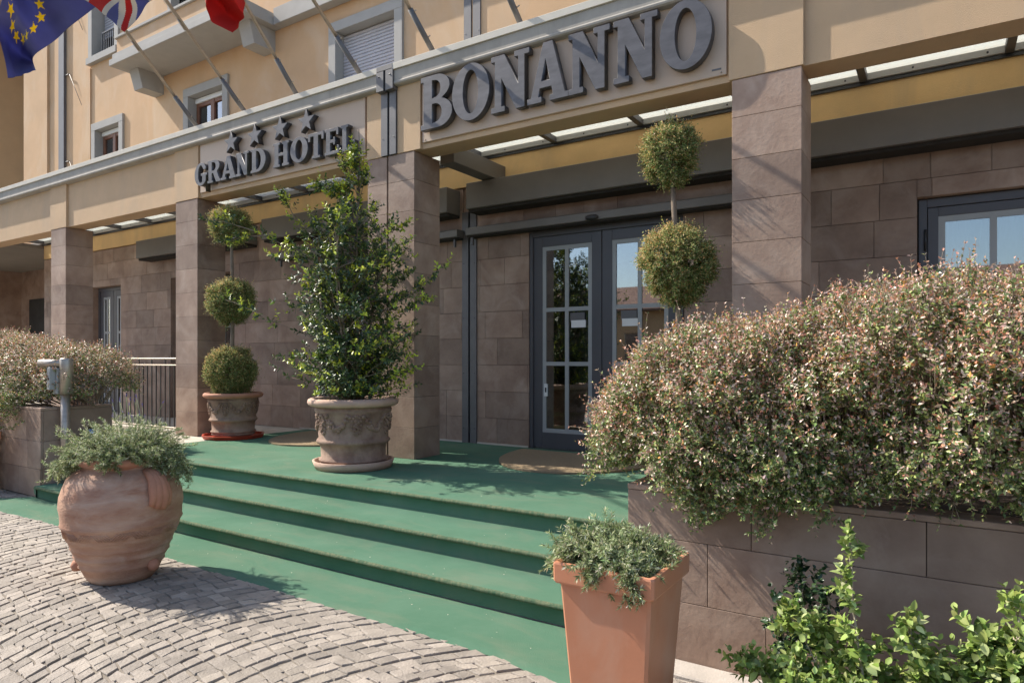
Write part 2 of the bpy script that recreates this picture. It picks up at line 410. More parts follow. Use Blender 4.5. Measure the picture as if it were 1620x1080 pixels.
# expansion joint
def joint(name,x0,x1,y,z0,z1,gap=.03,th=.02,parent=H):
    mb=MB(); m=(x0+x1)/2
    mb.bbox(x0,m-gap/2,y-th,y+.01,z0,z1,.002); mb.bbox(m+gap/2,x1,y-th,y+.01,z0,z1,.002); mb.box(m-gap/2,m+gap/2,y+.005,y+.03,z0,z1,1)
    z=z0+.2
    while z<z1: 
        for x in (x0+.03,x1-.03): mb.tube([(x,y-th-.004,z),(x,y-th+.002,z)],.006,8,1)
        z+=.75
    return mb.build(name,['joint_metal','black'],parent)
joint('joint_cover',-5.555,-5.315,YW,PZ,3.6)

# pillars
def pillar(x0,x1,label,split=None):
    mb=MB(); y1=6.28
    parts=[(x0,x1)] if split is None else [(x0,split-.012),(split+.012,x1)]
    for (a,b) in parts:
        for k in range(10):
            z0=PZ+k*RH; z1=z0+RH if k<9 else 3.965
            g=.003; rr=random.random()
            mb.bbox(a,b,YP,y1,z0+g/2,z1-g/2,.0022,0,rr)
        mb.box(a+.012,b-.012,YP+.012,y1-.012,PZ,3.96,1)
    if split: mb.box(split-.013,split+.013,YP+.03,y1-.02,PZ,3.96,1)
    o=mb.build('pillar',['stone','stone_dark'],H); o['label']=label; return o
pillar(-1.508,-.956,'brown stone pillar right of the large name sign')
pillar(-5.79,-5.06,'wide pillar with a dark expansion joint',-5.47)
pillar(-9.82,-9.26,'pillar beside the three-ball topiary')
pillar(-13.86,-13.30,'slim far pillar behind the railing')
pillar(2.75,3.3,'pillar at the right end of the arcade')
pillar(-17.95,-17.40,'pillar at the left end of the arcade')

# beam, pilasters above the pillars, cornice
bm=MB(); bm.box(-24.5,3.6,5.853,6.16,3.972,4.93); bm.build('beam','stucco',H)
pl=MB()
for a,b in ((-1.535,-.94),(-5.80,-5.555),(-5.315,-4.965),(-9.85,-9.235),(-13.885,-13.275),(2.72,3.33),(-17.98,-17.37)):
    MB().bbox(a,b,5.815,5.9,3.97,4.76,.004).build('pilaster','stucco',H)
joint('joint_cover',-5.552,-5.318,5.815,3.97,4.76)
def cornice(x0,x1):
    mb=MB()
    mb.prism_x([(5.853,4.735),(5.765,4.745),(5.748,4.757),(5.745,4.775),(5.752,4.79),(5.752,4.915),(5.86,4.93)],x0,x1)
    mb.prism_x([(5.853,4.918),(5.731,4.918),(5.729,4.985),(5.735,4.990),(6.34,5.01),(6.34,4.94)],x0,x1,1)
    mb.build('cornice',['cornice','cap'],H)
cornice(-24.5,-5.56); cornice(-5.31,3.7)
jj=MB(); 
for a,b in ((-5.565,-5.45),(-5.42,-5.305)): jj.bbox(a,b,5.728,5.86,4.70,4.93,.003)
jj.box(-5.45,-5.42,5.745,5.86,4.70,4.98,1); jj.bbox(-5.56,-5.31,5.727,6.3,4.932,4.992,.003,0)
for x in (-5.52,-5.35): jj.tube([(x,5.722,4.87),(x,5.73,4.87)],.008,8,1)
jj.build('joint_cover',['joint_metal','black'],H)

# glass canopy between beam and wall
gl=MB(); gl.box(-17.9,3.5,6.17,YW,4.372,4.384)
gl.build('canopy_glass','roof_glass',H)
gb=MB()
xx=-4.09-1.148*13
while xx<3.4: MB().bbox(xx-.035,xx+.035,6.162,YW-.008,4.30,4.371,.004).build('canopy_bar','frame',H); xx+=1.148
gf=MB(); gf.bbox(-19.1,3.5,YW-.055,YW-.007,4.305,4.37,.004); gf.box(-19.1,3.5,YW-.03,YW-.007,4.27,4.304,1)
x=-18.6
while x<3.4: gf.tube([(x,YW-.06,4.338),(x,YW-.052,4.338)],.009,8,1); x+=1.148/2
gf.build('canopy_rail',['trim','black'],H)

# dark fascia boxes (roller housings) along the wall
def fascia(name,x0,x1,z0=3.565,z1=3.905,y0=7.10,m='roller'):
    mb=MB(); mb.bbox(x0,x1,y0,YW-.002,z0,z1,.006); mb.box(x0+.01,x1-.01,y0+.05,YW-.004,z0-.035,z0+.001,1)
    return mb.build(name,[m,'stone_dark'],H)
fascia('roller_housing',-5.28,2.9); fascia('roller_housing',-9.5,-5.60); fascia('roller_housing',-13.36,-10.0)
cb=MB(); cb.bbox(-5.06,-4.85,6.285,YW-.002,3.92,4.13,.006); cb.build('cable_duct','roller',H)
def track(x0,x1):
    mb=MB(); mb.prism_x([(7.22,3.245),(7.215,3.25),(7.215,3.335),(7.225,3.348),(YW-.002,3.348),(YW-.002,3.245)],x0,x1)
    mb.box(x0+.01,x1-.01,7.24,YW-.003,3.225,3.2445,1)
    return mb.build('door_track',['roller','stone_dark'],H)
track(-9.30,-5.52); track(-5.37,-1.2)
br=MB()
for x in (-9.22,-5.60,-5.30): MB().bbox(x-.012,x+.012,7.26,7.30,3.12,3.224,.003).build('track_bracket','joint_metal',H)
sn=MB(); sn.lathe([(.0,-.03),(.03,-.028),(.045,-.01),(.045,.012),(.03,.028),(0,.03)],(0,0,0),20)
sn.v=[(-3.50+x*1.9, 7.20+y*.7, 3.272+z) for x,y,z in sn.v]
sn.build('motion_sensor','black',H)

# glazed doors: frame, leaves with grey muntins, glass
def muntin_leaf(name,x0,x1,z0,z1,y,parent,rows=(.0,.37,.66,1.0),cols=(0,.5,1.0),fw=.13,mw=.05,stickers=False):
    """one leaf: dark frame, grey glazing bars, one pane"""
    mb=MB(); b=fw
    mb.bbox(x0,x0+b,y,y+.06,z0,z1,.003); mb.bbox(x1-b,x1,y,y+.06,z0,z1,.003)
    mb.bbox(x0+b,x1-b,y+.001,y+.06,z0,z0+b*1.5,.003); mb.bbox(x0+b,x1-b,y+.001,y+.06,z1-b,z1,.003)
    leaf=mb.build(name,'frame',parent)
    a0,a1,c0,c1=x0+b,x1-b,z0+b*1.5,z1-b
    mm=MB()
    for t in cols:
        xc=a0+(a1-a0)*t; p,q=(xc-mw/2,xc+mw/2)
        if t==0: p,q=a0,a0+mw
        if t==1: p,q=a1-mw,a1
        mm.box(p,q,y+.006,y+.0175,c0,c1)
    for t in rows:
        zc=c0+(c1-c0)*t; p,q=(zc-mw/2,zc+mw/2)
        if t==0: p,q=c0,c0+mw
        if t==1: p,q=c1-mw,c1
        mm.box(a0,a1,y+.008,y+.0178,p,q)
    mm.build('glazing_bars','muntin',leaf)
    g=MB(); g.box(a0,a1,y+.018,y+.024,c0,c1); g.build('pane','glass',leaf)
    return leaf
def double_door(x0,x1,z1=3.225,y=YW+.03,label=None):
    fr=MB(); fr.bbox(x0,x0+.05,y-.02,y+.08,PZ,z1,.003); fr.bbox(x1-.05,x1,y-.02,y+.08,PZ,z1,.003); fr.bbox(x0+.05,x1-.05,y-.019,y+.08,z1-.07,z1,.003)
    fr.build('door_frame','frame',H)
    m=(x0+x1)/2
    for (a,b) in ((x0+.052,m-.005),(m+.005,x1-.052)):
        leaf=muntin_leaf('door_leaf',a,b,PZ+.015,z1-.072,y,H)
        if label:
            s=MB(); xc=a+(b-a)*(.66 if a<m-.5 else .36)
            s.box(xc-.10,xc+.10,y-.001,y+.004,2.06,2.17,0); s.box(xc-.085,xc+.115,y-.003,y-.0015,1.985,2.075,1)
            s.build('door_sticker',['joint_metal','white'],leaf)
            if a<m-.5:
                s=MB(); s.box(a+.155,a+.205,y-.001,y+.004,1.12,1.28); s.box(a+.17,a+.19,y-.003,y-.0012,1.17,1.23,1); s.build('door_notice',['white','black'],leaf)
double_door(-4.49,-2.46,label=True); double_door(-8.38,-6.36)
# right window
y=YW+.10; fr=MB()
fr.bbox(-.19,-.12,y-.02,y+.08,1.1,3.11,.003); fr.bbox(1.93,2.0,y-.02,y+.08,1.1,3.11,.003); fr.bbox(-.12,1.93,y-.019,y+.08,3.03,3.11,.003); fr.bbox(-.12,1.93,y-.019,y+.08,1.1,1.17,.003)
fr.build('window_frame','frame',H)
muntin_leaf('window_leaf',-.115,.90,1.175,3.025,y-.01,H,rows=(0,.5,1.),fw=.085,mw=.055)
muntin_leaf('window_leaf',.91,1.925,1.175,3.025,y-.01,H,rows=(0,.5,1.),fw=.085,mw=.055)
hg=MB(); hg.tube([(-.135,y-.035,2.62),(-.135,y-.035,2.82)],.012,8); hg.build('hinge','black',H)
# far left doors
double_door(-15.73,-14.51,3.145,YW+.16); 
fr=MB(); fr.bbox(-12.64,-12.58,YW+.2,YW+.26,PZ,3.15,.003); fr.bbox(-10.83,-10.77,YW+.2,YW+.26,PZ,3.15,.003); fr.bbox(-11.73,-11.67,YW+.2,YW+.26,PZ,3.15,.003); fr.build('door_frame','frame',H)
muntin_leaf('door_leaf',-12.57,-11.74,PZ+.01,3.14,YW+.2,H); muntin_leaf('door_leaf',-11.66,-10.84,PZ+.01,3.14,YW+.2,H)
# rooms behind the glass
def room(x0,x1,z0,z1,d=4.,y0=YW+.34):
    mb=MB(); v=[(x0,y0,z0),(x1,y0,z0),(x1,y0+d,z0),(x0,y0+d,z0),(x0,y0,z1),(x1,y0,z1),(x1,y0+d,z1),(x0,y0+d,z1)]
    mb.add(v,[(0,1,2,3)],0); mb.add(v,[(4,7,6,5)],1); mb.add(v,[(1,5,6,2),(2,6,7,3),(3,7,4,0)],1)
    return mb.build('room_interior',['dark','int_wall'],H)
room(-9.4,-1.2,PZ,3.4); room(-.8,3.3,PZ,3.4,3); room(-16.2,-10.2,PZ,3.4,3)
dl=MB()
for x,yy in ((-3.9,8.7),(-3.0,8.7),(-3.9,10.2),(-3.0,10.2),(-7.6,9)):
    MB().lathe([(.0,0),(.06,0),(.06,.01),(0,.01)],(x,yy,3.385),16).build('ceiling_light','lamp',H)
ct=MB(); nx=60
def curtain(x0,x1,y,slope):
    vs=[]
    for k in range(nx+1):
        t=k/nx; yy=y+.035*math.sin(t*34)+.01*math.sin(t*90)
        vs.append((x0+(x1-x0)*t,yy,3.3)); vs.append((x0+(x1-x0)*t*slope,yy+.02,1.0))
    ct.add(vs,[(2*k,2*k+2,2*k+3,2*k+1) for k in range(nx)],smooth=True)
curtain(-.1,.95,YW+.24,.55)
ct.build('curtain','curtain',H)

# railing between the far pillars: its own thing
rl=thing('railing',(-11.5,5.95,PZ),'black iron railing with pale steel handrail between the two far pillars','railing')
MB().bbox(-13.30,-9.83,5.93,5.97,1.585,1.61,.004).build('handrail','steel_bright',rl)
MB().bbox(-13.30,-9.83,5.935,5.965,1.485,1.505,.003).build('rail','steel_bright',rl)
MB().bbox(-13.30,-9.83,5.93,5.97,.505,.53,.003).build('rail','steel_bright',rl)
x=-9.95; k=0
while x>-13.3:
    MB().bbox(x-.008,x+.008,5.942,5.958,.53,1.485 if k%3 else 1.585,.001).build('railing_bar','black',rl); x-=.128; k+=1
kb=MB(); kb.bbox(-13.28,-9.84,5.84,6.06,.30,.50,.01); kb.build('sill','pale_stone',H)

# deep bay at far left
db=MB(); 
db.box(-23.5,-17.975,9.06,9.3,PZ,4.30,0); db.box(-30,-23.5,7.55,14,PZ,4.355,0); db.box(-17.97,-17.62,YW+.34,9.06,PZ,4.30,0)
db.build('bay_wall','stone',H)
MB().box(-23.49,-17.98,6.17,9.05,4.20,4.28).build('bay_ceiling','bay_grey',H)
MB().box(-22.9,-21.7,9.03,9.055,PZ,3.35).build('bay_doorway','dark',H)

# upper storeys
YU=7.5; UZ=4.40; UT=11.5
UO=[(-15.72,-14.72,5.55,6.62),(-12.18,-11.10,5.55,6.62),(-8.13,-6.88,5.55,6.80),(-15.85,-14.9,8.25,10.4),(-12.9,-11.6,7.7,10.2)]
def wall_with(mb,x0,x1,z0,z1,y0,y1,ops,mi=0):
    xs=sorted(set([x0,x1]+[v for o in ops for v in o[:2] if x0<v<x1]))
    for a,b in zip(xs[:-1],xs[1:]):
        m=(a+b)/2; cur=z0
        for o in sorted([o for o in ops if o[0]<m<o[1]],key=lambda o:o[2]):
            mb.box(a,b,y0,y1,cur,o[2],mi,.5); cur=o[3]
        mb.box(a,b,y0,y1,cur,z1,mi,.5)
uw=MB(); wall_with(uw,-19.2,3.6,UZ,UT,YU,YU+.4,[(a-.012,b+.012,c-.012,d+.012) for a,b,c,d in UO]); uw.build('upper_wall','stucco_up',H)
def trim(x0,x1,z0,z1,w=.16,m='trim',sill=True,pr=.045):
    mb=MB(); mb.bbox(x0-w,x0,YU-pr,YU+.2,z0,z1,.004); mb.bbox(x1,x1+w,YU-pr,YU+.2,z0,z1,.004); mb.bbox(x0-w,x1+w,YU-pr-.001,YU+.2,z1,z1+w,.004)
    if sill: mb.bbox(x0-w,x1+w,YU-pr-.05,YU+.2,z0-w*.9,z0,.004)
    mb.box(x0-.011,x0+.002,YU+.201,YU+.39,z0,z1); mb.box(x1-.002,x1+.011,YU+.201,YU+.39,z0,z1); mb.box(x0,x1,YU+.201,YU+.39,z1-.002,z1+.011); mb.box(x0,x1,YU+.201,YU+.39,z0-.011,z0+.002)
    return mb.build('window_trim',m,H)
def small_window(x0,x1,z0,z1):
    trim(x0,x1,z0,z1)
    f=MB(); y=YU+.13; w=.07
    f.bbox(x0+.012,x0+.012+w,y,y+.06,z0,z1-.1,.004); f.bbox(x1-.012-w,x1-.012,y,y+.06,z0,z1-.1,.004); m=(x0+x1)/2
    f.bbox(m-w*.8,m+w*.8,y-.01,y+.06,z0,z1-.1,.004); f.bbox(x0+.012+w,x1-.012-w,y+.001,y+.06,z1-.17,z1-.1,.004)
    o=f.build('window','wood',H)
    g=MB(); g.box(x0+.05,x1-.05,y+.03,y+.035,z0,z1-.15); g.build('pane','glass_up',o)
    b=MB(); b.bbox(x0+.013,x1-.013,y-.03,y+.02,z1-.1,z1-.013,.004); b.build('blind_box','white',o)
    c=MB(); c.box(m-.30,m-.12,y+.07,y+.08,z0,z1-.3); c.box(m+.14,m+.42,y+.07,y+.08,z0,z1-.3); c.build('curtain','curtain',o)
    d=MB(); d.box(x0+.003,x1-.003,y+.12,y+.135,z0+.003,z1-.003); d.build('window_back','dark',o)
small_window(*UO[0]); small_window(*UO[1])
trim(*UO[2])
sh=MB(); z=UO[2][2]
while z<UO[2][3]-.02:
    sh.prism_x([(YU+.145,z),(YU+.132,z+.006),(YU+.128,z+.030),(YU+.14,z+.050),(YU+.16,z+.052),(YU+.16,z)],UO[2][0]+.004,UO[2][1]-.004); z+=.054
sh.box(UO[2][0]+.003,UO[2][1]-.003,YU+.162,YU+.18,UO[2][2]+.003,UO[2][3]-.003,1)
sh.build('roller_shutter',['shutter','black'],H)
# tall window by the corner with a small rail
trim(*UO[3])
f=MB(); f.box(UO[3][0],UO[3][1],YU+.3,YU+.31,UO[3][2],UO[3][3]); f.build('window_back','dark',H)
f=MB(); z=UO[3][2]+.5
while z<UO[3][3]: f.bbox(UO[3][0]+.02,UO[3][1]-.02,YU+.22,YU+.25,z,z+.05,.003); z+=.06
f.build('roller_shutter','shutter',H)
f=MB(); f.bbox(UO[3][0]+.3,UO[3][1],YU+.02,YU+.05,8.72,8.75,.003); f.bbox(UO[3][0]+.3,UO[3][1],YU+.02,YU+.05,8.28,8.31,.003)
for k in range(8): f.box(UO[3][0]+.3+k*.09,UO[3][0]+.318+k*.09,YU+.025,YU+.045,8.3,8.73)
f.build('window_rail','black',H)
# shallow pilaster strips, corner and down-pipe
st=MB(); st.box(-19.19,-17.95,YU-.05,YU+.01,UZ,UT); st.box(-16.32,-15.95,YU-.03,YU+.01,UZ,8.05); st.build('wall_strip','stucco_up',H)
dp=MB(); dp.bbox(-17.36,-17.10,YU-.06,YU+.01,UZ,UT,.004); 
for z in (6.15,8.15,9.9): dp.tube([(-17.1,YU-.03,z),(-16.85,YU-.05,z-.03)],.012,6); dp.tube([(-16.85,YU-.05,z-.03),(-16.3,YU-.02,z-.9)],.006,6)
dp.build('downpipe','joint_metal',H)
joint('joint_cover',-5.60,-5.32,YU,UZ,UT)
wg=MB(); wg.box(-30,-23.5,7.55,14,4.36,15); wg.build('side_wing','stucco_wing',H)
wg=MB(); wg.box(-30.05,-23.38,7.5,14,11.6,11.9); wg.box(-30.0,-23.44,7.52,14,11.45,11.599); wg.build('string_course','trim',H)
# balcony
BX0,BX1,BY=-13.5,-9.5,6.66
bl=MB()
bl.bbox(BX0,BX1,BY,YU,7.22,7.34,.006,0); bl.bbox(BX0+.04,BX1-.04,BY+.04,YU-.001,7.341,7.45,.005,0)
slab=bl.build('balcony','trim',H)
par=MB(); par.box(BX0+.10,BX1-.1,BY+.10,BY+.24,7.451,7.75); par.box(BX0+.1,BX0+.24,BY+.24,YU-.001,7.451,7.75)
par.build('parapet','stucco_up',slab)
cp=MB(); cp.bbox(BX0+.06,BX1-.06,BY+.06,BY+.28,7.751,7.80,.005); cp.build('coping','trim',slab)
bk=MB()
for x in (-13.22,-9.80):
    MB().prism_x([(YU-.001,6.86),(YU-.42,6.86),(YU-.52,7.219),(YU-.001,7.219)],x-.15,x+.15).build('bracket','trim',slab)
bd=MB(); bd.bbox(-9.49,3.6,7.33,YU-.001,7.22,7.50,.006); bd.build('string_course','trim',H)
bd=MB(); bd.box(-12.9,-11.6,YU+.2,YU+.22,7.7,10.2,0); bd.bbox(-12.9,-12.78,YU-.03,YU+.15,7.7,10.2,.004,1); bd.bbox(-11.72,-11.6,YU-.03,YU+.15,7.7,10.2,.004,1); bd.build('balcony_door',['dark','trim'],H)
MB().box(-30,3.6,YU+.4,14,UT-.2,UT).build('roof','tile',H)

# ================================================================== SIGNS
def arc(cx,cy,rx,ry,a0,a1,n=18): return [(cx+rx*math.cos(R_(a0+(a1-a0)*i/n)),cy+ry*math.sin(R_(a0+(a1-a0)*i/n))) for i in range(n+1)]
GL={
'N':[[(0,0),(.36,0),(.36,.09),(.27,.09),(.27,.60),(.66,0),(.88,0),(.88,.91),(1,.91),(1,1),(.62,1),(.62,.91),(.72,.91),(.72,.42),(.35,1),(0,1),(0,.91),(.10,.91),(.10,.09),(0,.09)]],
'A':[[(0,0),(.35,0),(.35,.09),(.27,.09),(.31,.24),(.60,.24),(.64,.09),(.56,.09),(.56,0),(1,0),(1,.09),(.92,.09),(.62,1),(.40,1),(.09,.09),(0,.09)],[(.345,.35),(.455,.74),(.565,.35)]],
'O':[arc(.5,.5,.5,.52,0,354,50),arc(.5,.5,.21,.40,0,354,40)],
'B':[[(0,0)]+[(.55,0)]+arc(.55,.27,.45,.27,-90,75,16)+arc(.5,.765,.42,.235,-60,90,14)+[(0,1),(0,.91),(.09,.91),(.09,.09),(0,.09)],[(.36,.09)]+arc(.46,.28,.22,.18,-90,90,10)+[(.36,.46)],[(.36,.56)]+arc(.45,.735,.19,.165,-90,90,10)+[(.36,.91)]],
'D':[[(0,0)]+[(.42,0)]+arc(.42,.5,.58,.5,-90,90,26)+[(0,1),(0,.91),(.09,.91),(.09,.09),(0,.09)],[(.36,.09)]+arc(.40,.5,.29,.40,-90,90,18)+[(.36,.91)]],
'G':[arc(.5,.5,.5,.52,38,322,34)+[(.9,.02),(.9,.42),(1,.42),(1,.52),(.52,.52),(.52,.42),(.62,.42),(.62,.16)]+arc(.5,.5,.22,.41,298,62,24)+[(.72,.70),(.90,.70)]],
'R':[[(0,0),(.40,0),(.40,.09),(.32,.09),(.32,.42),(.44,.42),(.66,0),(1,0),(1,.09),(.92,.09),(.72,.46)]+arc(.5,.73,.42,.27,-50,90,14)+[(0,1),(0,.91),(.08,.91),(.08,.09),(0,.09)],[(.32,.52)]+arc(.44,.715,.20,.195,-90,90,10)+[(.32,.91)]],
'H':[[(0,0),(.42,0),(.42,.09),(.34,.09),(.34,.44),(.66,.44),(.66,.09),(.58,.09),(.58,0),(1,0),(1,.09),(.92,.09),(.92,.91),(1,.91),(1,1),(.58,1),(.58,.91),(.66,.91),(.66,.55),(.34,.55),(.34,.91),(.42,.91),(.42,1),(0,1),(0,.91),(.08,.91),(.08,.09),(0,.09)]],
'T':[[(.24,0),(.76,0),(.76,.09),(.64,.09),(.64,.89),(.86,.89),(.88,.70),(1,.70),(1,1),(0,1),(0,.70),(.12,.70),(.14,.89),(.36,.89),(.36,.09),(.24,.09)]],
'E':[[(0,0),(1,0),(1,.31),(.88,.31),(.86,.11),(.38,.11),(.38,.45),(.62,.45),(.62,.36),(.72,.36),(.72,.65),(.62,.65),(.62,.56),(.38,.56),(.38,.89),(.82,.89),(.84,.72),(.96,.72),(.96,1),(0,1),(0,.91),(.10,.91),(.10,.09),(0,.09)]],
'L':[[(0,0),(1,0),(1,.36),(.87,.36),(.84,.11),(.40,.11),(.40,.91),(.52,.91),(.52,1),(0,1),(0,.91),(.11,.91),(.11,.09),(0,.09)]],
}
GL['*']=[[( .5+ (.5 if i%2==0 else .2)*math.sin(R_(36*i))*1.05, .5+(.5 if i%2==0 else .2)*math.cos(R_(36*i))) for i in range(10)]]
def glyph(ch,x0,x1,z0,z1,yf,yb,name,parent,m='steel'):
    cu=bpy.data.curves.new(name,'CURVE'); cu.dimensions='2D'; cu.fill_mode='BOTH'
    w,h=x1-x0,z1-z0; t=(yb-yf)/2; cu.extrude=t-.002; cu.bevel_depth=.002; cu.bevel_resolution=0
    for lp in GL[ch]:
        sp=cu.splines.new('POLY'); sp.points.add(len(lp)-1)
        for i,(a,b) in enumerate(lp): sp.points[i].co=(a*w,b*h,0,1)
        sp.use_cyclic_u=True
    tmp=bpy.data.objects.new('tmp',cu); COL.objects.link(tmp)
    dg=bpy.context.evaluated_depsgraph_get(); dg.update()
    me=bpy.data.meshes.new_from_object(tmp.evaluated_get(dg)); bpy.data.objects.remove(tmp); bpy.data.curves.remove(cu)
    n=len(me.vertices); co=np.empty(n*3,'f'); me.vertices.foreach_get('co',co); co=co.reshape(-1,3)
    new=np.stack([x0+co[:,0], yf+t-co[:,2], z0+co[:,1]],1)      # (x,y,z)->(x,-z,y): right-handed turn to face -Y
    me.vertices.foreach_set('co',new.astype('f').ravel()); me.name=name; me.materials.clear(); me.materials.append(M[m]); me.update()
    return link(name,me,parent)
S1=thing('hotel_name_sign',(-3.25,5.83,4.04),'large wall sign with raised dark steel letters reading BONANNO','sign')
mb=MB(); mb.bbox(-4.945,-1.555,5.825,5.852,4.035,4.79,.004); mb.build('sign_panel','panel',S1)
mb=MB()
for x in (-4.9,-1.6):
    for z in (4.06,4.72): mb.lathe([(0,-.004),(.008,-.004),(.008,.004),(0,.004)],(x,5.822,z),10)
mb.build('fixing_screw','steel_bright',S1)
mb=MB(); mb.box(-1.68,-1.60,5.822,5.8245,4.085,4.10); mb.build('maker_plate','joint_metal',S1)
for ch,a,b in (('B',-4.889,-4.453),('O',-4.45,-3.965),('N',-3.939,-3.48),('A',-3.50,-3.04),('N',-3.034,-2.605),('N',-2.564,-2.141),('O',-2.117,-1.655)):
    glyph(ch,a,b,4.135,4.715,5.735,5.815,'letter',S1)
S2=thing('grand_hotel_sign',(-7.5,5.83,4.04),'wall sign with four stars above steel letters reading GRAND HOTEL','sign')
mb=MB(); mb.bbox(-9.20,-5.84,5.825,5.852,4.035,4.79,.004); mb.build('sign_panel','panel',S2)
for ch,a,b in (('G',-9.195,-8.895),('R',-8.879,-8.574),('A',-8.565,-8.225),('N',-8.215,-7.945),('D',-7.897,-7.584),('H',-7.426,-7.117),('O',-7.085,-6.755),('T',-6.745,-6.464),('E',-6.441,-6.195),('L',-6.157,-5.925)):
    glyph(ch,a,b,4.11,4.425,5.735,5.815,'letter',S2)
for x in (-8.338,-7.82,-7.296,-6.789): glyph('*',x-.15,x+.15,4.455,4.765,5.735,5.815,'star',S2)

# ================================================================== FLAGPOLES AND FLAGS
POLES=[(-9.313,-.035,2.6,'flagpole over the left pillar, carrying the blue flag'),
 (-8.188,-.065,2.5,'flagpole above the first stars, carrying the red, white and blue flag'),
 (-7.093,.07,2.4,'flagpole above the middle of the four-star sign, carrying the red flag'),
 (-5.946,-.15,2.4,'bare flagpole crossing the closed roller shutter'),
 (-4.814,-.115,2.4,'bare flagpole just right of the closed roller shutter'),
 (-3.654,-.095,2.4,'flagpole above the middle of the large name sign')]
for (x,dx,L,lab) in POLES:
    d=Vector((dx,-1,1)); B=Vector((x,5.8,5.09)); p=lambda s_: tuple(B+d*s_)
    t=thing('flagpole',p(-.11),lab,'flagpole','flagpoles leaning out from the cornice')
    MB().tube([p(.25),p(L)],.021,12).build('pole','steel_bright',t)
    MB().tube([p(-.12),p(.29)],.031,12).build('socket','joint_metal',t)
    mb=MB(); q=B+d*.26; mb.tube([tuple(q+Vector((.02,0,0))),tuple(q+Vector((.06,-.01,.01)))],.007,6); q=B+d*.06; mb.tube([tuple(q+Vector((.02,0,0))),tuple(q+Vector((.07,-.01,.01)))],.007,6)
    q=B+d*.78; mb.tube([tuple(q+Vector((0,-.012,-.03))),tuple(q+d*.1+Vector((0,-.012,-.03)))],.010,6)
    mb.build('cleat','steel_bright',t)
    MB().tube([tuple(B+d*.78+Vector((0,-.01,-.035))),tuple(B+d*1.6+Vector((0,-.01,-.05))),p(L-.05)],.003,5).build('halyard','white',t)
EU = [[(-9.403,4.550,6.332),(-9.406,4.220,6.641),(-9.386,3.900,6.911)],[(-9.849,4.450,6.150),(-9.899,4.150,6.512),(-9.908,3.850,6.829)],[(-10.468,4.500,6.143),(-10.537,4.200,6.536),(-10.567,3.900,6.876)],[(-10.880,4.400,5.975),(-10.629,4.100,6.222),(-10.411,3.800,6.402)],[(-11.591,4.620,6.072),(-11.686,4.450,6.240),(-11.359,4.100,6.276)],[(-11.127,4.500,5.806),(-11.298,4.350,5.727),(-11.317,4.200,5.632)]]
UK = [[(-8.277,4.690,6.246),(-8.292,4.400,6.517),(-8.254,4.100,6.741)],[(-8.245,4.600,6.100),(-8.546,4.350,6.457),(-8.791,4.100,6.759)],[(-8.571,4.700,6.128),(-8.796,4.400,6.322),(-9.383,4.150,6.745)],[(-8.785,4.550,5.766),(-9.164,4.350,6.109),(-9.868,4.100,6.587)]]
RED = [[(-6.986,5.000,5.824),(-7.008,4.780,6.108),(-7.011,4.550,6.371)],[(-6.870,4.900,5.628),(-6.912,4.650,5.849),(-6.988,4.450,6.119)],[(-7.083,5.000,5.625),(-7.221,4.800,5.817),(-7.188,4.500,6.028)],[(-6.977,4.850,5.407),(-7.177,4.650,5.554),(-6.885,4.400,5.710)]]
def cr(P,t):                 # Catmull-Rom through rows of P, t in 0..1
    n=len(P)-1; x=min(t*n,n-1e-6); i=int(x); f=x-i
    p0=P[i-1] if i>0 else 2*P[0]-P[1]; p1=P[i]; p2=P[i+1]; p3=P[i+2] if i+2<=n else 2*P[n]-P[n-1]
    return .5*((2*p1)+(-p0+p2)*f+(2*p0-5*p1+4*p2-p3)*f*f+(-p0+3*p1-3*p2+p3)*f**3)
def flag(name,net,colfn,mats,label,nu=170,nv=110,rip=.02):
    A=np.array(net,float); mb=MB()
    for i in range(nu+1):
        u=i/nu; c=[cr([A[k,j] for k in range(A.shape[0])],u) for j in range(3)]
        for j in range(nv+1):
            v=j/nv; p=cr(c,v)
            p=p+np.array([0,1,.15])*rip*math.sin(u*17+v*5)*u*1.1+np.array([.5,1,0])*rip*.4*math.sin(v*19-u*9)
            mb.v.append(tuple(p))
    for i in range(nu):
        for j in range(nv):
            mb.f.append((i*(nv+1)+j,(i+1)*(nv+1)+j,(i+1)*(nv+1)+j+1,i*(nv+1)+j+1)); mb.mi.append(colfn((i+.5)/nu,(j+.5)/nv)); mb.rnd.append(.5); mb.sm.append(True)
    o=mb.build(name,mats,label=label,cat='flag',group='flags hanging from the poles')
    so=o.modifiers.new('cloth','SOLIDIFY'); so.thickness=.0015
    return o
def eu(u,v):
    x,y=(u*1.5-.80),(v-.55)
    for k in range(12):
        a=R_(30*k); cx,cy=.28*math.cos(a),.28*math.sin(a); dx,dy=x-cx,y-cy; r=math.hypot(dx,dy)
        if r<.074:
            th=(math.atan2(dx+dy*.6,dy-dx*.6)%(2*math.pi/5))-math.pi/5; lim=.062*math.cos(R_(72))/math.cos(R_(36))/1.0
            # star edge
            a5=abs(th); Rr=.074; rr=.0295
            q=math.pi/5-a5   # angle from spike
            lim=Rr*rr*math.sin(math.pi/5)/(Rr*math.sin(math.pi/5-q)*0+ (Rr*math.sin(q)+rr*math.sin(math.pi/5-q)) )
            if r<lim: return 1
    return 0
def uk(u,v):
    x,y=u*2-1,v*2-1
    if abs(x)<.10 or abs(y)<.2: return 1
    if abs(x)<.17 or abs(y)<.34: return 2
    d=abs(abs(x)-abs(y))
    if d<.09: return 1
    if d<.26: return 2
    return 0
flag('flag',EU,eu,['flag_blue','flag_yellow'],'blue flag with a ring of yellow stars, hanging folded at the top left')
flag('flag',UK,uk,['flag_blue','flag_red','flag_white'],'red, white and blue crossed flag hanging beside the blue one')
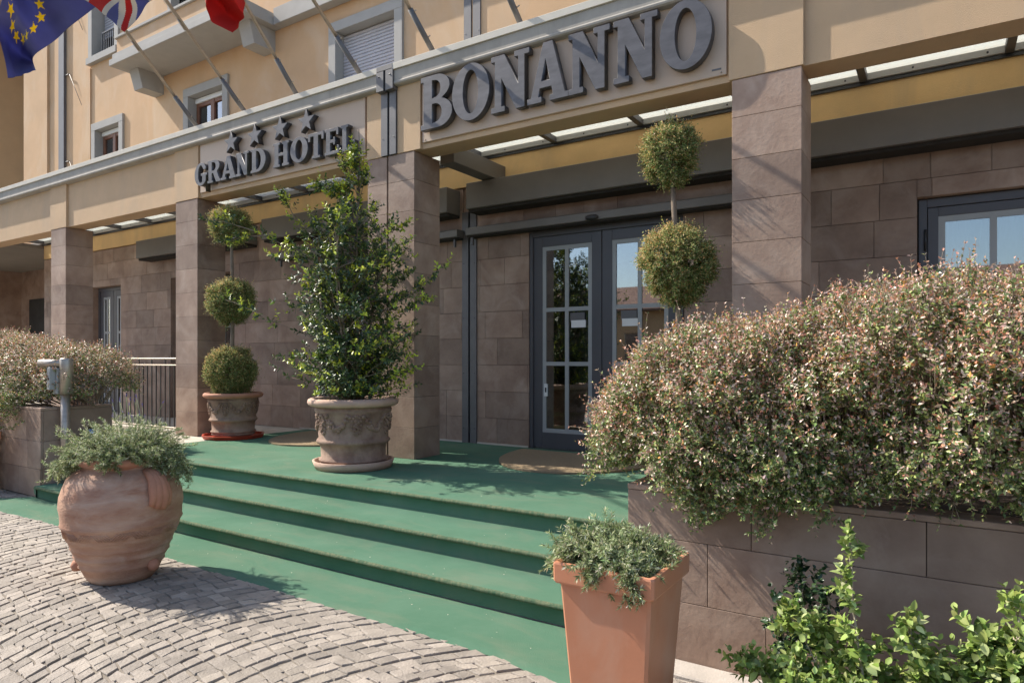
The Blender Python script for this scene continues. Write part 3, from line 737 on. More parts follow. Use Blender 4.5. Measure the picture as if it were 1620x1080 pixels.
flag('flag',RED,lambda u,v:0,['flag_red'],'plain red flag with a pointed lower corner, beside the balcony')

# ================================================================== PLANTER WALLS
def planter(name,x0,x1,y0,y1,h,label,endfirst=None):
    t=thing(name,((x0+x1)/2,y0,0),label,'planter wall')
    mb=MB(); rows=[0,.322,.644,h-.03]
    def face(axis,a0,a1,pos,th):
        for k in range(3):
            a=a0 if k%2==0 else a0-random.uniform(.2,.5)
            while a<a1:
                w_=random.uniform(.55,.80); p,q=max(a,a0),min(a+w_,a1); a+=w_
                if q-p<.03: continue
                if axis=='x': mb.bbox(p+.0016,q-.0016,pos,pos+th,rows[k]+.0016,rows[k+1]-.0016,.0015,0,random.random())
                else: mb.bbox(pos,pos+th,p+.0016,q-.0016,rows[k]+.0016,rows[k+1]-.0016,.0015,0,random.random())
    face('x',x0,x1,y0,.03); face('y',y0+.031,y1,x0 if endfirst=='L' else x1-.03,.03)
    mb.box(x0+.031,x1-.031,y0+.031,y0+.16,0,h-.032,1); mb.box(x0+.031,x0+.16,y0+.16,y1,0,h-.052,1); mb.box(x1-.16,x1-.031,y0+.16,y1,0,h-.052,1)
    mb.build('stone_facing',['stone','stone_dark'],t)
    cp=MB(); cp.bbox(x0-.001,x1,y0-.001,y0+.17,h-.029,h,.003); cp.bbox(x0-.001,x0+.17,y0+.17,y1,h-.029,h,.003); cp.bbox(x1-.17,x1,y0+.17,y1,h-.029,h,.003)
    cp.build('coping','stone',t)
    so=MB(); so.box(x0+.161,x1-.171,y0+.171,y1,.1,h-.09); so.build('soil','soil',t)
    return t
planter('planter_wall',-1.455,3.4,3.445,5.3,.915,'brown stone planter wall at the right, below the big bronze-green hedge','L')
planter('planter_wall',-13.2,-8.71,3.55,4.34,1.03,'brown stone planter wall at the left edge, behind the steel post','R')

# ================================================================== POTS
def urn(c,s,label,name,mats,phase=0):
    """big festooned terracotta pot: heavy rolled rim, relief belt, ribs"""
    t=thing(name,c,label,'plant pot')
    prof=[(0,.03),(.30,.03),(.335,.035),(.345,.05),(.335,.065),(.33,.075),(.355,.085),(.358,.10),(.335,.112),(.338,.20),(.345,.255),(.372,.27),(.385,.29),(.372,.31),(.358,.325),(.372,.46),(.388,.585),(.40,.60),(.402,.62),(.39,.635),(.39,.645),(.43,.65),(.462,.668),(.474,.695),(.466,.722),(.44,.735),(.415,.728),(.395,.70),(.38,.64),(.0,.62)]
    prof=[(r*s,z*s) for r,z in prof]
    MB().lathe(prof,c,72).build('pot_body',mats[0],t)
    rim=MB(); rim.lathe([(r*s,z*s) for r,z in [(.39,.648),(.431,.651),(.463,.668),(.4755,.695),(.4675,.723),(.44,.737),(.412,.730),(.392,.70)]],c,72); rim.build('rim',mats[1],t)
    rl=MB()
    def on(a,z,dr=.0):
        r=np.interp(z,[.32,.46,.59],[.357,.372,.389])*s+dr; return (c[0]+r*math.cos(a),c[1]+r*math.sin(a),c[2]+z*s)
    for q in range(6):      # swags of fruit with medallions between
        a0=2*math.pi*q/6+phase
        for k in range(11):
            u=k/10; a=a0+.20+u*(2*math.pi/6-.4); z=.555-.13*math.sin(math.pi*u)
            for m in range(4):
                p=on(a+random.uniform(-.05,.05),z+random.uniform(-.022,.022),.004)
                r=random.uniform(.012,.025)*s
                rl.lathe([(0,-r),(r*.7,-r*.7),(r,0),(r*.7,r*.7),(0,r)],p,7)
        for k in range(14):  # medallion / hanging tassel
            ang=2*math.pi*k/14
            p=on(a0+.13*math.cos(ang),.475+.095*math.sin(ang),.004); r=.019*s
            rl.lathe([(0,-r),(r,0),(0,r)],p,6)
        for k in range(9):
            p=on(a0+random.uniform(-.07,.07),.475+random.uniform(-.065,.065),.006); r=.022*s; rl.lathe([(0,-r),(r,0),(0,r)],p,6)
    rl.build('relief',mats[2],t)
    so=MB(); so.lathe([(0,.655*s),(.39*s,.65*s)],c,40); so.build('soil','soil',t)
    return t
def saucer(c,r,h,m,label,n=72):
    mb=MB(); mb.lathe([(0,.004),(r*.93,.004),(r,h),(r-.012,h+.003),(r-.028,h),(r*.90,.02),(0,.02)],c,n,smooth=n>20)
    mb.build('saucer',m,label=label,cat='saucer')
C2=(-5.27,5.09,PZ); C3=(-8.70,6.03,PZ)
saucer(C2,.425,.085,'terra_pale','pale terracotta saucer under the urn of the tall leafy tree')
urn((C2[0],C2[1],C2[2]+.0),1.0,'ornate terracotta urn with garlands, holding the tall leafy tree','garland_urn',('terra_relief','terra_pale','terra_relief'),.35)
saucer(C3,.44,.055,'red_plastic','bright red octagonal saucer under the far topiary urn',10)
urn((C3[0],C3[1],C3[2]+.02),.865,'ornate weathered urn on a red saucer, holding the left three-ball topiary','garland_urn',('terra_relief','terra_rim','terra_relief'),.1)
C4=(-2.03,6.05,PZ)
urn((C4[0],C4[1],C4[2]+.0),.93,'terracotta urn of the right topiary, behind the big hedge','garland_urn',('terra_relief','terra_pale','terra_relief'),.5)

# the big round jar in front
CO=(-5.07,2.60,0)
jar=thing('terracotta_jar',CO,'huge round-bellied terracotta oil jar standing on the cobbles, planted with rosemary','plant pot')
P=[(0,0.0),(.235,0.0),(.262,.03),(.285,.07)]
zz=.07
for (r,z) in [(.300,.105),(.318,.118),(.312,.13),(.345,.185),(.352,.19),(.346,.20),(.372,.245),(.378,.25),(.374,.258),(.398,.31),(.412,.318),(.408,.33),(.412,.335),(.436,.395),(.448,.41),(.452,.422),(.444,.432),(.455,.48),(.458,.53),(.452,.59),(.432,.65),(.395,.70),(.345,.735),(.30,.752),(.283,.758),(.286,.768),(.305,.775),(.318,.79),(.316,.812),(.30,.822),(.275,.818),(.265,.79),(.0,.77)]:
    P.append((r,z))
from mathutils import noise as mnoise
P=[(r_*.87*(1+.010*math.sin(z_*75)*(1 if z_>.1 else 0)) if r_>0 else 0,z_ if z_<.40 else .40+(z_-.40)*1.155) for r_,z_ in P]
MB().lathe(P,CO,96,wob=lambda a,z:.006*mnoise.noise(Vector((math.cos(a)*2,math.sin(a)*2,z*3)))).build('jar_body','terra_w',jar)
MB().lathe([(a_*.875,b_) for a_,b_ in [(.281,.812),(.288,.825),(.307,.8325),(.3215,.850),(.3190,.877),(.30,.890),(.273,.884)]],CO,96).build('rim','terra_rim',jar)
def jar_r(z): return float(np.interp(z,[p[1] for p in P[1:30]],[p[0] for p in P[1:30]]))
for ang in (6,186):       # draped handles
    mb=MB(); a=R_(ang)
    for off,wd,z1 in ((-.12,.038,.57),(-.045,.046,.55),(.035,.050,.54),(.115,.042,.56)):
        pts=[]
        for k in range(10):
            t=k/9; z=.80-(.80-z1)*t; rr=jar_r(z)+.016+.030*math.sin(math.pi*t)**.8*(1-t*.3); aa=a+off*(.55+.6*t)
            pts.append((CO[0]+rr*math.cos(aa),CO[1]+rr*math.sin(aa),z))
        mb.tube(pts,[wd*(.45+.5*math.sin(math.pi*(.12+t/9*.80))) for t in range(10)],10)
    mb.build('handle','terra_rim',jar)
rb=MB()
for k in range(120):        # herringbone belt under the rib
    a=2*math.pi*k/120; rr=jar_r(.37)+.004
    d=.028*(1 if (k//6)%2 else -1)/rr
    rb.tube([(CO[0]+(rr+.006)*math.cos(a-d),CO[1]+(rr+.006)*math.sin(a-d),.40),(CO[0]+(rr-.006)*math.cos(a+d),CO[1]+(rr-.006)*math.sin(a+d),.345)],.0035,5)
rb.build('relief','terra_w',jar)
for ang in (-125,15):
    a=R_(ang); mb=MB(); mb.lathe([(0,-.04),(.03,-.035),(.045,0),(.03,.035),(0,.04)],(CO[0]+.285*math.cos(a),CO[1]+.285*math.sin(a),.115),14); mb.build('foot_knob','terra_rim',jar)
MB().lathe([(0,.87),(.235,.86)],CO,40).build('soil','soil',jar)

# square planter
sp=thing('square_planter',(-1.12,2.58,0),'tall square tapering orange plastic planter at the bottom edge, planted with rosemary','plant pot')
mb=MB(); cx,cy=-1.118,2.595
def ring(h,z,b): return [(cx-h+b,cy-h,z),(cx+h-b,cy-h,z),(cx+h,cy-h+b,z),(cx+h,cy+h-b,z),(cx+h-b,cy+h,z),(cx-h+b,cy+h,z),(cx-h,cy+h-b,z),(cx-h,cy-h+b,z)]
L8=[(.142,.0,.012),(.147,.012,.012),(.194,.685,.012),(.194,.69,.012),(.210,.692,.010),(.2145,.70,.010),(.2155,.768,.010),(.213,.776,.010),(.204,.778,.010),(.190,.772,.008),(.176,.70,.008)]
v=[];f=[]
for h,z,b in L8: v+=ring(h,z,b)
for k in range(len(L8)-1):
    for j in range(8): f.append((k*8+j,k*8+(j+1)%8,(k+1)*8+(j+1)%8,(k+1)*8+j))
f.append(tuple(range(7,-1,-1))); mb.add(v,f); mb.build('pot_body','plastic_pot',sp)
mb=MB(); mb.add(ring(.177,.735,.008),[tuple(range(8))]); mb.build('soil','soil',sp)
# pot fragment at the left edge
t=thing('small_planter',(-9.95,3.45,0),'small square terracotta-coloured planter cut off by the left edge','plant pot')
mb=MB(); mb.bbox(-10.15,-9.62,3.10,3.50,.62,.72,.008); mb.bbox(-10.10,-9.67,3.14,3.46,.0,.619,.006); mb.build('pot_body','plastic_pot',t)

# steel post with reader box and hood
t=thing('reader_post',(-8.60,3.76,.15),'brushed steel post with hooded card reader beside the left planter','post')
MB().tube([(-8.60,3.76,.152),(-8.60,3.76,1.22)],.050,20).build('pole','steel_bright',t)
mb=MB(); mb.lathe([(0,0),(.070,0),(.070,.40),(.064,.412),(0,.414)],(-8.57,3.76,1.19),24); mb.build('head','steel_bright',t)
mb=MB(); mb.tube([(-8.60,3.75,1.545),(-8.86,3.60,1.545)],.045,16); mb.build('hood','steel_bright',t)
mb=MB(); mb.bbox(-8.73,-8.66,3.62,3.68,1.24,1.50,.004); mb.bbox(-8.72,-8.62,3.681,3.74,1.19,1.49,.004); mb.build('reader_plate','muntin',t)
mb=MB(); mb.bbox(-8.72,-8.67,3.612,3.621,1.36,1.375,.001); mb.build('card_slot','black',t)
# two clear globes on the wall behind the post
for k,(y,z) in enumerate(((4.05,.70),(4.0,.38))):
    mb=MB(); mb.lathe([(.10*math.sin(math.pi*i/14),-.10*math.cos(math.pi*i/14)) for i in range(15)],(-8.60,y,z),28)
    o=mb.build('lamp_globe','glass_up',label=('upper' if k==0 else 'lower')+' clear glass globe lamp on the planter side behind the post',cat='lamp',group='glass globe lamps on the left planter')

# ================================================================== FOLIAGE
def unit(v): return v/np.maximum(np.linalg.norm(v,axis=-1,keepdims=True),1e-9)
def leaf_mesh(name,P,D,NRM,Ln,Wd,colr,m,parent=None,round_=False,curl=.15,**kw):
    """every row of P is one leaf: base point, direction, normal, length, width, own colour"""
    P=np.asarray(P,float); n=len(P); D=unit(D); S=unit(np.cross(D,NRM)); Nn=np.cross(S,D)
    if np.isscalar(curl): curl=np.full(n,curl)
    Ln=np.broadcast_to(Ln,(n,)); Wd=np.broadcast_to(Wd,(n,))
    if round_: st=[(0,0),(.22,.72),(.5,1),(.78,.66),(1,0)]
    else: st=[(0,0),(.40,1),(1,0)]
    vs=[]; 
    for t,wf in st:
        mid=P+D*(Ln*t)[:,None]-Nn*(Ln*curl*t*t)[:,None]
        if wf==0: vs.append(mid)
        else:
            up=Nn*(Wd*.5*wf*.38)[:,None]
            vs+= [mid+S*(Wd*.5*wf)[:,None]+up, mid, mid-S*(Wd*.5*wf)[:,None]+up]
    V=np.stack(vs,1); nv=V.shape[1]
    if round_: F=[(0,1,2),(0,2,3),(1,4,5,2),(2,5,6,3),(4,7,8,5),(5,8,9,6),(7,10,8),(8,10,9)]
    else: F=[(0,1,2),(0,2,3),(1,4,2),(2,4,3)]
    V=V.reshape(-1,3)
    loops=[];starts=[];tot=[];c=0
    base=(np.arange(n)*nv)[:,None]
    L=np.concatenate([np.array(fc)[None,:]+base for fc in F],1)   # n x total loops per leaf
    per=np.array([len(fc) for fc in F]); 
    me=bpy.data.meshes.new(name); me.vertices.add(len(V)); me.vertices.foreach_set('co',V.astype('f').ravel())
    me.loops.add(L.size); me.loops.foreach_set('vertex_index',L.ravel().astype('i'))
    tot=np.tile(per,n); st_=np.concatenate([[0],np.cumsum(tot)[:-1]])
    me.polygons.add(len(tot)); me.polygons.foreach_set('loop_start',st_.astype('i')); me.polygons.foreach_set('loop_total',tot.astype('i'))
    me.polygons.foreach_set('use_smooth',np.ones(len(tot),bool))
    me.update(calc_edges=True)
    at=me.attributes.new('col','FLOAT_COLOR','FACE'); cc=np.concatenate([np.asarray(colr,float),np.ones((n,1))],1)
    at.data.foreach_set('color',np.repeat(cc,len(F),0).astype('f').ravel())
    me.materials.append(M[m]); me.validate()
    return link(name,me,parent,**kw)
def pick(n,cols,w):
    cols=np.array(cols,float); i=RNG.choice(len(cols),n,p=np.array(w)/sum(w)); c=cols[i]
    return np.clip(c*(1+RNG.normal(0,.18,(n,1)))*(1+RNG.normal(0,.06,(n,3))),.005,1)
def twigs(P0,D0,Lt,npair,ll,lw,ang=55,bend=.25,up=.0,tipscale=.6,jit=.25,whorl=2):
    """leaves in opposite pairs along each twig; returns leaf arrays and twig polylines"""
    n=len(P0); D0=unit(D0); Lt=np.broadcast_to(Lt,(n,)).astype(float)
    bd=unit(RNG.normal(0,1,(n,3)))*bend+np.array([0,0,up])
    A=unit(np.cross(D0,RNG.normal(0,1,(n,3)))); B=np.cross(D0,A)
    Ps=[];Ds=[];Ns=[];Ls=[];T=[];lines=[]
    K=npair
    for k in range(K):
        t=(k+1)/K
        p=P0+D0*(Lt*t)[:,None]+bd*(Lt*t*t)[:,None]*.5
        d=unit(D0+bd*t)
        for q in range(whorl):
            th=k*math.pi/2+q*2*math.pi/whorl+RNG.normal(0,.3,n)
            side=A*np.cos(th)[:,None]+B*np.sin(th)[:,None]
            an=R_(ang)*(1-.45*t)
            ld=unit(d*math.cos(an)+side*math.sin(an)+RNG.normal(0,jit,(n,3)))
            Ps.append(p); Ds.append(ld); Ns.append(unit(np.cross(np.cross(ld,d),ld)+RNG.normal(0,jit,(n,3)))*1.0)
            sc=(1-(1-tipscale)*t)*RNG.uniform(.75,1.2,n); Ls.append(sc); T.append(np.full(n,t))
    Ps=np.concatenate(Ps);Ds=np.concatenate(Ds);Ns=np.concatenate(Ns);Ls=np.concatenate(Ls);T=np.concatenate(T)
    tips=P0+D0*Lt[:,None]+bd*Lt[:,None]*.5
    return Ps,Ds,Ns,ll*Ls,lw*Ls,T,tips
def stems_mesh(name,lines,rads,m,parent=None,n=5,**kw):
    mb=MB()
    for ln,r in zip(lines,rads): mb.tube(ln,r,n)
    return mb.build(name,m,parent,**kw)

HC=[(.10,.155,.045),(.22,.28,.09),(.58,.40,.32),(.58,.27,.17),(.66,.55,.44),(.42,.48,.16),(.68,.36,.09)]
def hedge(label,tops,x0,x1,y0,y1,zb,ntw,name='hedge',seed=1,droop=(),loc=(0,0,0),lsc=1.):
    """bushy abelia hedge: shoots set all over and inside a lumpy body"""
    global RNG
    RNG=np.random.default_rng(seed)
    t=thing(name,loc,label,'hedge')
    tx=np.array([a for a,b in tops]); tz=np.array([b for a,b in tops])
    n=ntw
    X=RNG.uniform(x0,x1,n*2); 
    top=np.interp(X,tx,tz)
    th=RNG.uniform(-.35,math.pi+.15,n*2)         # angle round the cross-section, front to back
    rr=np.where(RNG.random(n*2)<.66, RNG.uniform(.86,1.06,n*2), RNG.uniform(.45,.92,n*2))
    cyc=(y0+y1)/2; hy=(y1-y0)/2; zc=zb+(top-zb)*.42; hz=top-zc
    ce=np.cos(th); se=np.sin(th)
    sq=lambda c: np.sign(c)*np.abs(c)**.75
    endf=np.clip((X-x0)/.55,0,1); endf=np.sqrt(1-(1-endf)**2*.92); endr=np.clip((x1-X)/.55,0,1); endr=np.sqrt(1-(1-endr)**2*.92); ef=endf*endr
    lump=1+.07*np.sin(X*5.1+th*2)+.06*np.sin(X*11.3-th*5+1)+.05*np.sin(X*23+th*9)+.03*np.sin(X*41-th*17)
    Y=cyc-hy*sq(ce)*rr*ef*lump; Z=zc+np.where(se>0,hz,(zc-zb)*1.5)*sq(se)*rr*ef*lump
    nrm=np.stack([-(1-endf)*1.6+(1-endr)*1.6, -ce/hy, se/np.maximum(hz,.2)],1); nrm=unit(nrm)
    keep=(Z>zb-.17+.10*RNG.random(n*2))&(RNG.random(n*2)<.5+.5*(ce>-.2))
    P0=np.stack([X,Y,Z],1)[keep]; nn=nrm[keep]; inner=rr[keep]<.88
    for (dx0,dx1,dy0,dy1,dz0,dz1,dn) in droop:      # shoots hanging over the front of the wall
        q=RNG.random((dn,3)); xx_=dx0+(dx1-dx0)*q[:,0]; zlo=dz0+(dz1-dz0)*.55*np.abs(np.sin(xx_*4.3+1.2)*np.sin(xx_*9.1))
        P0=np.concatenate([P0,np.stack([xx_,dy0+(dy1-dy0)*q[:,1],zlo+(dz1-zlo)*q[:,2]**.7],1)])
        nn=np.concatenate([nn,np.tile([[0,-.9,-.9]],(dn,1))]); inner=np.concatenate([inner,np.zeros(dn,bool)])
    n=len(P0)
    D=unit(nn*.8+np.array([0,0,.55])+RNG.normal(0,.42,(n,3)))
    Lt=RNG.uniform(.05,.13,n); lng=RNG.random(n)<.09; Lt=np.where(lng,Lt*1.6,Lt)
    Ps,Ds,Ns,Ll,Lw,T,tips=twigs(P0,D,Lt,6,.029*lsc,.0145*lsc,ang=60,bend=.3,up=.1,jit=.4)
    c=pick(len(Ps),HC,[.28,.23,.19,.09,.11,.09,.01])
    tipc=pick(len(Ps),HC,[.05,.05,.34,.30,.18,.03,.05]); c=np.where((T>.80)[:,None],tipc,c)
    grn=pick(len(Ps),HC,[.42,.34,.03,.01,.03,.17,.0])          # greener, darker leaf mix low down and in patches
    rel=(Ps[:,2]-zb)/np.maximum(np.interp(Ps[:,0],tx,tz)-zb,.2)
    pg=np.clip(.80-rel*1.25,0,.8)+.18*(np.sin(Ps[:,0]*6.1+Ps[:,2]*5)*np.sin(Ps[:,1]*7+Ps[:,2]*9)>.3)
    c=np.where((RNG.random(len(Ps))<pg)[:,None],grn,c)
    leaf_mesh('foliage',Ps,Ds,Ns,Ll,Lw,c,'leaf_hedge',t)
    lines=[];rads=[]
    for i in np.nonzero(lng)[0]:
        p=P0[i]; lines.append([tuple(p-D[i]*.05),tuple(p+D[i]*Lt[i]*.5),tuple(tips[i])]); rads.append([.0022,.0016,.0009])
    for i in range(0,n,26):
        p=P0[i]; q=np.array([p[0]*.8+np.clip(p[0],x0+.4,x1-.4)*.2, cyc+.0, zb-.05]); q=p+(q-p)*.75
        lines.append([tuple(q),tuple((p+q)/2+np.array([0,0,.03])),tuple(p),tuple(tips[i])]); rads.append([.006,.004,.0025,.0012])
    stems_mesh('stems',lines,rads,'bark',t,4)
    return t
hedge('big bronze-tinged abelia hedge overflowing the right planter wall',[(-2.1,1.20),(-1.7,1.46),(-1.35,1.64),(-1.0,1.75),(-.6,1.80),(-.2,1.86),(.3,1.94),(1.2,2.02),(2.6,2.0)],-1.80,2.3,3.28,5.0,.95,14500,loc=(0,4.1,.9),seed=5,droop=[(-1.22,-.42,3.24,3.50,.76,1.10,900),(-.45,2.2,3.34,3.52,.93,1.10,700),(-1.68,-1.45,3.42,4.4,.92,1.12,450)])
hedge('bronze-green abelia hedge in the left planter behind the steel post',[(-13,1.95),(-11,1.86),(-10,1.74),(-9.2,1.68),(-8.8,1.58),(-8.4,1.45)],-12.6,-8.45,3.62,4.7,1.03,6500,loc=(-10.4,4.3,1.0),seed=6,lsc=1.15,droop=[(-12,-9.15,3.25,3.65,.66,1.2,1900)])

def cloud(center,r,n,flat=1.,seed=0):
    g=RNG.normal(0,1,(n,3)); g=unit(g); rr=np.where(RNG.random(n)<.75,RNG.uniform(.82,1.0,n),RNG.uniform(.4,.85,n))
    lump=1+.05*np.sin(g[:,0]*7+g[:,2]*5+seed)+.04*np.sin(g[:,1]*11-g[:,0]*6+seed)+.035*np.sin(g[:,0]*17+g[:,2]*13)*np.sin(g[:,1]*15-g[:,2]*19+seed)
    return np.array(center)+g*(rr*r*lump)[:,None]*np.array([1,1,flat]), g
def topiary(name,label,balls,trunk,seed):
    global RNG
    RNG=np.random.default_rng(seed)
    t=thing(name,trunk[0],label,'topiary','three-ball topiaries in urns')
    for (c,r,fl) in balls:
        n=int(9000*r*r/.12)
        nc=int(420*r*r/.12); CP,cg=cloud(c,r*.90,nc,fl,seed); k_=RNG.integers(0,nc,n)
        g=unit(cg[k_]+RNG.normal(0,.12,(n,3))); P0=CP[k_]+RNG.normal(0,.017,(n,3))+cg[k_]*RNG.uniform(0,.03,n)[:,None]
        low=np.clip(-cg[k_][:,2],0,1); P0[:,0]=c[0]+(P0[:,0]-c[0])*(1-.22*low); P0[:,1]=c[1]+(P0[:,1]-c[1])*(1-.22*low)
        # drooping scale sprays
        D=unit(g*.75+np.array([0,0,-.05])+RNG.normal(0,.42,(n,3)))
        Ps,Ds,Ns,Ll,Lw,T,tips=twigs(P0,D,np.where(RNG.random(n)<.1,RNG.uniform(.08,.13,n),RNG.uniform(.03,.075,n)),4,.026,.0115,ang=40,bend=.3,jit=.25,tipscale=.7)
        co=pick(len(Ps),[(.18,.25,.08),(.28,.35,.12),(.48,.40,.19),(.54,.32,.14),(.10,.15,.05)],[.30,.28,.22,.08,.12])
        tc=pick(len(Ps),[(.75,.47,.20),(.70,.60,.32),(.40,.42,.14)],[.35,.4,.25]); gz=np.tile(g[:,2]*.7-g[:,0]*.5,8)  # golden tips on the sunward top and left: sunlight painted into leaf colour
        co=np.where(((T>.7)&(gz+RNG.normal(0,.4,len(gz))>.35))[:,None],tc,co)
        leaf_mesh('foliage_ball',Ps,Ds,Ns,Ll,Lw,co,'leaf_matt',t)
    stems_mesh('trunk',[trunk],[[.032]*2+[.024]*(len(trunk)-3)+[.012]],'bark',t,10)
    return t
topiary('topiary_tree','three-ball cypress topiary beside the left pillar, in the urn on the red saucer',
  [((-8.69,5.97,3.52),.250,1.02),((-8.67,5.97,2.43),.305,1.0),((-8.69,5.98,1.40),.335,1.08)],[(-8.70,6.03,1.05),(-8.69,6.0,1.6),(-8.66,5.99,2.3),(-8.68,5.99,3.0),(-8.69,5.99,3.6)],21)
topiary('topiary_tree','three-ball cypress topiary before the glass door, its lowest ball hidden by the hedge',
  [((-2.10,5.95,3.47),.240,1.16),((-2.03,5.95,2.45),.325,1.08),((-2.03,5.95,1.38),.40,.90)],[(-2.03,6.03,1.0),(-2.03,6.0,1.5),(-2.02,5.95,2.2),(-2.06,5.95,2.95),(-2.1,5.95,3.6)],22)

# tall leafy tree in the urn
def leafy_tree():
    global RNG
    RNG=np.random.default_rng(31)
    base=np.array([C2[0],C2[1],PZ+.60])
    t=thing('potted_tree',tuple(base),'tall slender evergreen tree with glossy dark leaves and lime young tips, in the central urn','tree')
    zs=[1.15,1.4,1.7,2.0,2.4,2.75,3.05,3.3,3.55,3.85,4.08]; rs=[.36,.58,.68,.74,.74,.64,.46,.26,.13,.08,.04]
    lines=[];rads=[];tw=[];td=[]
    stems=[]
    for k in range(9):
        a=2*math.pi*k/9+RNG.normal(0,.3); top=RNG.uniform(2.3,3.4) if k else 4.02
        lean=np.interp(top,zs,rs)*.55 if k else .03
        pts=[]
        for i in range(9):
            u=i/8; z=base[2]+(top-base[2])*u
            r=.05+lean*u**.8+.02*math.sin(u*9+k)
            pts.append(base*[1,1,0]+np.array([r*math.cos(a),r*math.sin(a),z])+np.array([0,0,0]))
        lines.append([tuple(p) for p in pts]); rads.append(list(np.linspace(.016,.004,9))); stems.append(pts)
    def branch(p,q,nsub=5,sag=.05):
        p=np.array(p);q=np.array(q); L=np.linalg.norm(q-p); pts=[]
        for i in range(6):
            u=i/5; pts.append(p+(q-p)*u+np.array([0,0,sag*math.sin(math.pi*u)])+RNG.normal(0,.008,3)*u)
        lines.append([tuple(x) for x in pts]); rads.append(list(np.linspace(.006,.0018,6)))
        d=unit((q-p)[None])[0]
        for s in range(nsub):
            u=RNG.uniform(.25,1); pt=p+(q-p)*u+np.array([0,0,sag*math.sin(math.pi*u)])
            tw.append(pt); td.append(unit((d*.7+RNG.normal(0,.55,3)+np.array([0,0,.3]))[None])[0])
        tw.append(q); td.append(d)
    for i in range(450):
        z=np.interp(RNG.random(),np.linspace(0,1,11),[1.22,1.42,1.62,1.82,2.0,2.18,2.38,2.58,2.80,3.08,3.85])
        a=RNG.uniform(0,2*math.pi); R=np.interp(z,zs,rs)*(1+.30*math.sin(a*3+z*5.5)+.16*math.sin(z*11+a)); r1=R*RNG.uniform(.40,1.12)
        q=base*[1,1,0]+np.array([r1*math.cos(a),r1*math.sin(a),z])
        sg=stems[RNG.integers(0,9)]
        if z>3.2: sg=stems[0]
        zz=max(base[2]+.08,z-RNG.uniform(.12,.4)); zz=min(zz,sg[-1][2])
        u=(zz-base[2])/(sg[-1][2]-base[2])*8; j=min(int(u),7); p=sg[j]+(sg[j+1]-sg[j])*(u-j)
        if np.linalg.norm(q-p)<.8: branch(p,q,5,.03)
    # the long outreaching shoots
    def pt(x,y,z): return (x,y,z)
    for (p,mid,q) in (((-5.5,5.0,2.5),(-6.4,4.75,3.0),(-7.20,4.62,3.22)),((-5.5,5.0,2.5),(-6.3,4.75,2.95),(-6.75,4.6,2.92)),((-5.45,5.0,1.7),(-6.2,4.8,2.0),(-6.85,4.65,2.27)),
                      ((-5.1,5.1,1.95),(-4.6,5.15,2.2),(-4.15,5.2,2.48)),((-5.1,5.1,1.8),(-4.7,5.2,2.05),(-4.35,5.2,2.18)),((-5.1,5.1,1.25),(-4.85,5.1,1.38),(-4.62,5.1,1.42)),
                      ((-5.3,5.1,2.5),(-4.9,5.1,2.8),(-4.65,5.15,2.95)),((-5.3,5.05,3.1),(-5.5,5.0,3.4),(-5.72,4.95,3.45)),((-5.5,5,2.9),(-5.9,4.85,3.1),(-6.05,4.8,3.35))):
        branch(p,mid,6,.02); branch(mid,q,12,.02)
    tw=np.array(tw); td=np.array(td); n=len(tw)
    Ps,Ds,Ns,Ll,Lw,T,tips=twigs(tw,td,RNG.uniform(.06,.16,n),5,.054,.024,ang=62,bend=.35,up=.15,jit=.3,tipscale=.7)
    co=pick(len(Ps),[(.035,.07,.028),(.06,.105,.035),(.10,.15,.04),(.22,.27,.04)],[.34,.33,.22,.11])
    young=pick(len(Ps),[(.58,.62,.05),(.42,.50,.06),(.20,.27,.04)],[.4,.35,.25])
    rad=np.hypot(Ps[:,0]-base[0],Ps[:,1]-base[1])/np.interp(Ps[:,2],zs,rs)
    far=(rad>1.0)|(Ps[:,2]>3.2)
    # some whole shoots carry young leaves
    sh=np.tile(RNG.random(n)<.22,10); shf=np.tile(RNG.random(n)<.6,10)
    y=(T>.35)&(sh|(far&shf))
    co=np.where(y[:,None],young,co)
    leaf_mesh('foliage',Ps,Ds,Ns,Ll,Lw,co,'leaf_gloss',t,round_=True,curl=.22)
    stems_mesh('stems',lines,rads,'bark',t,6)
leafy_tree()

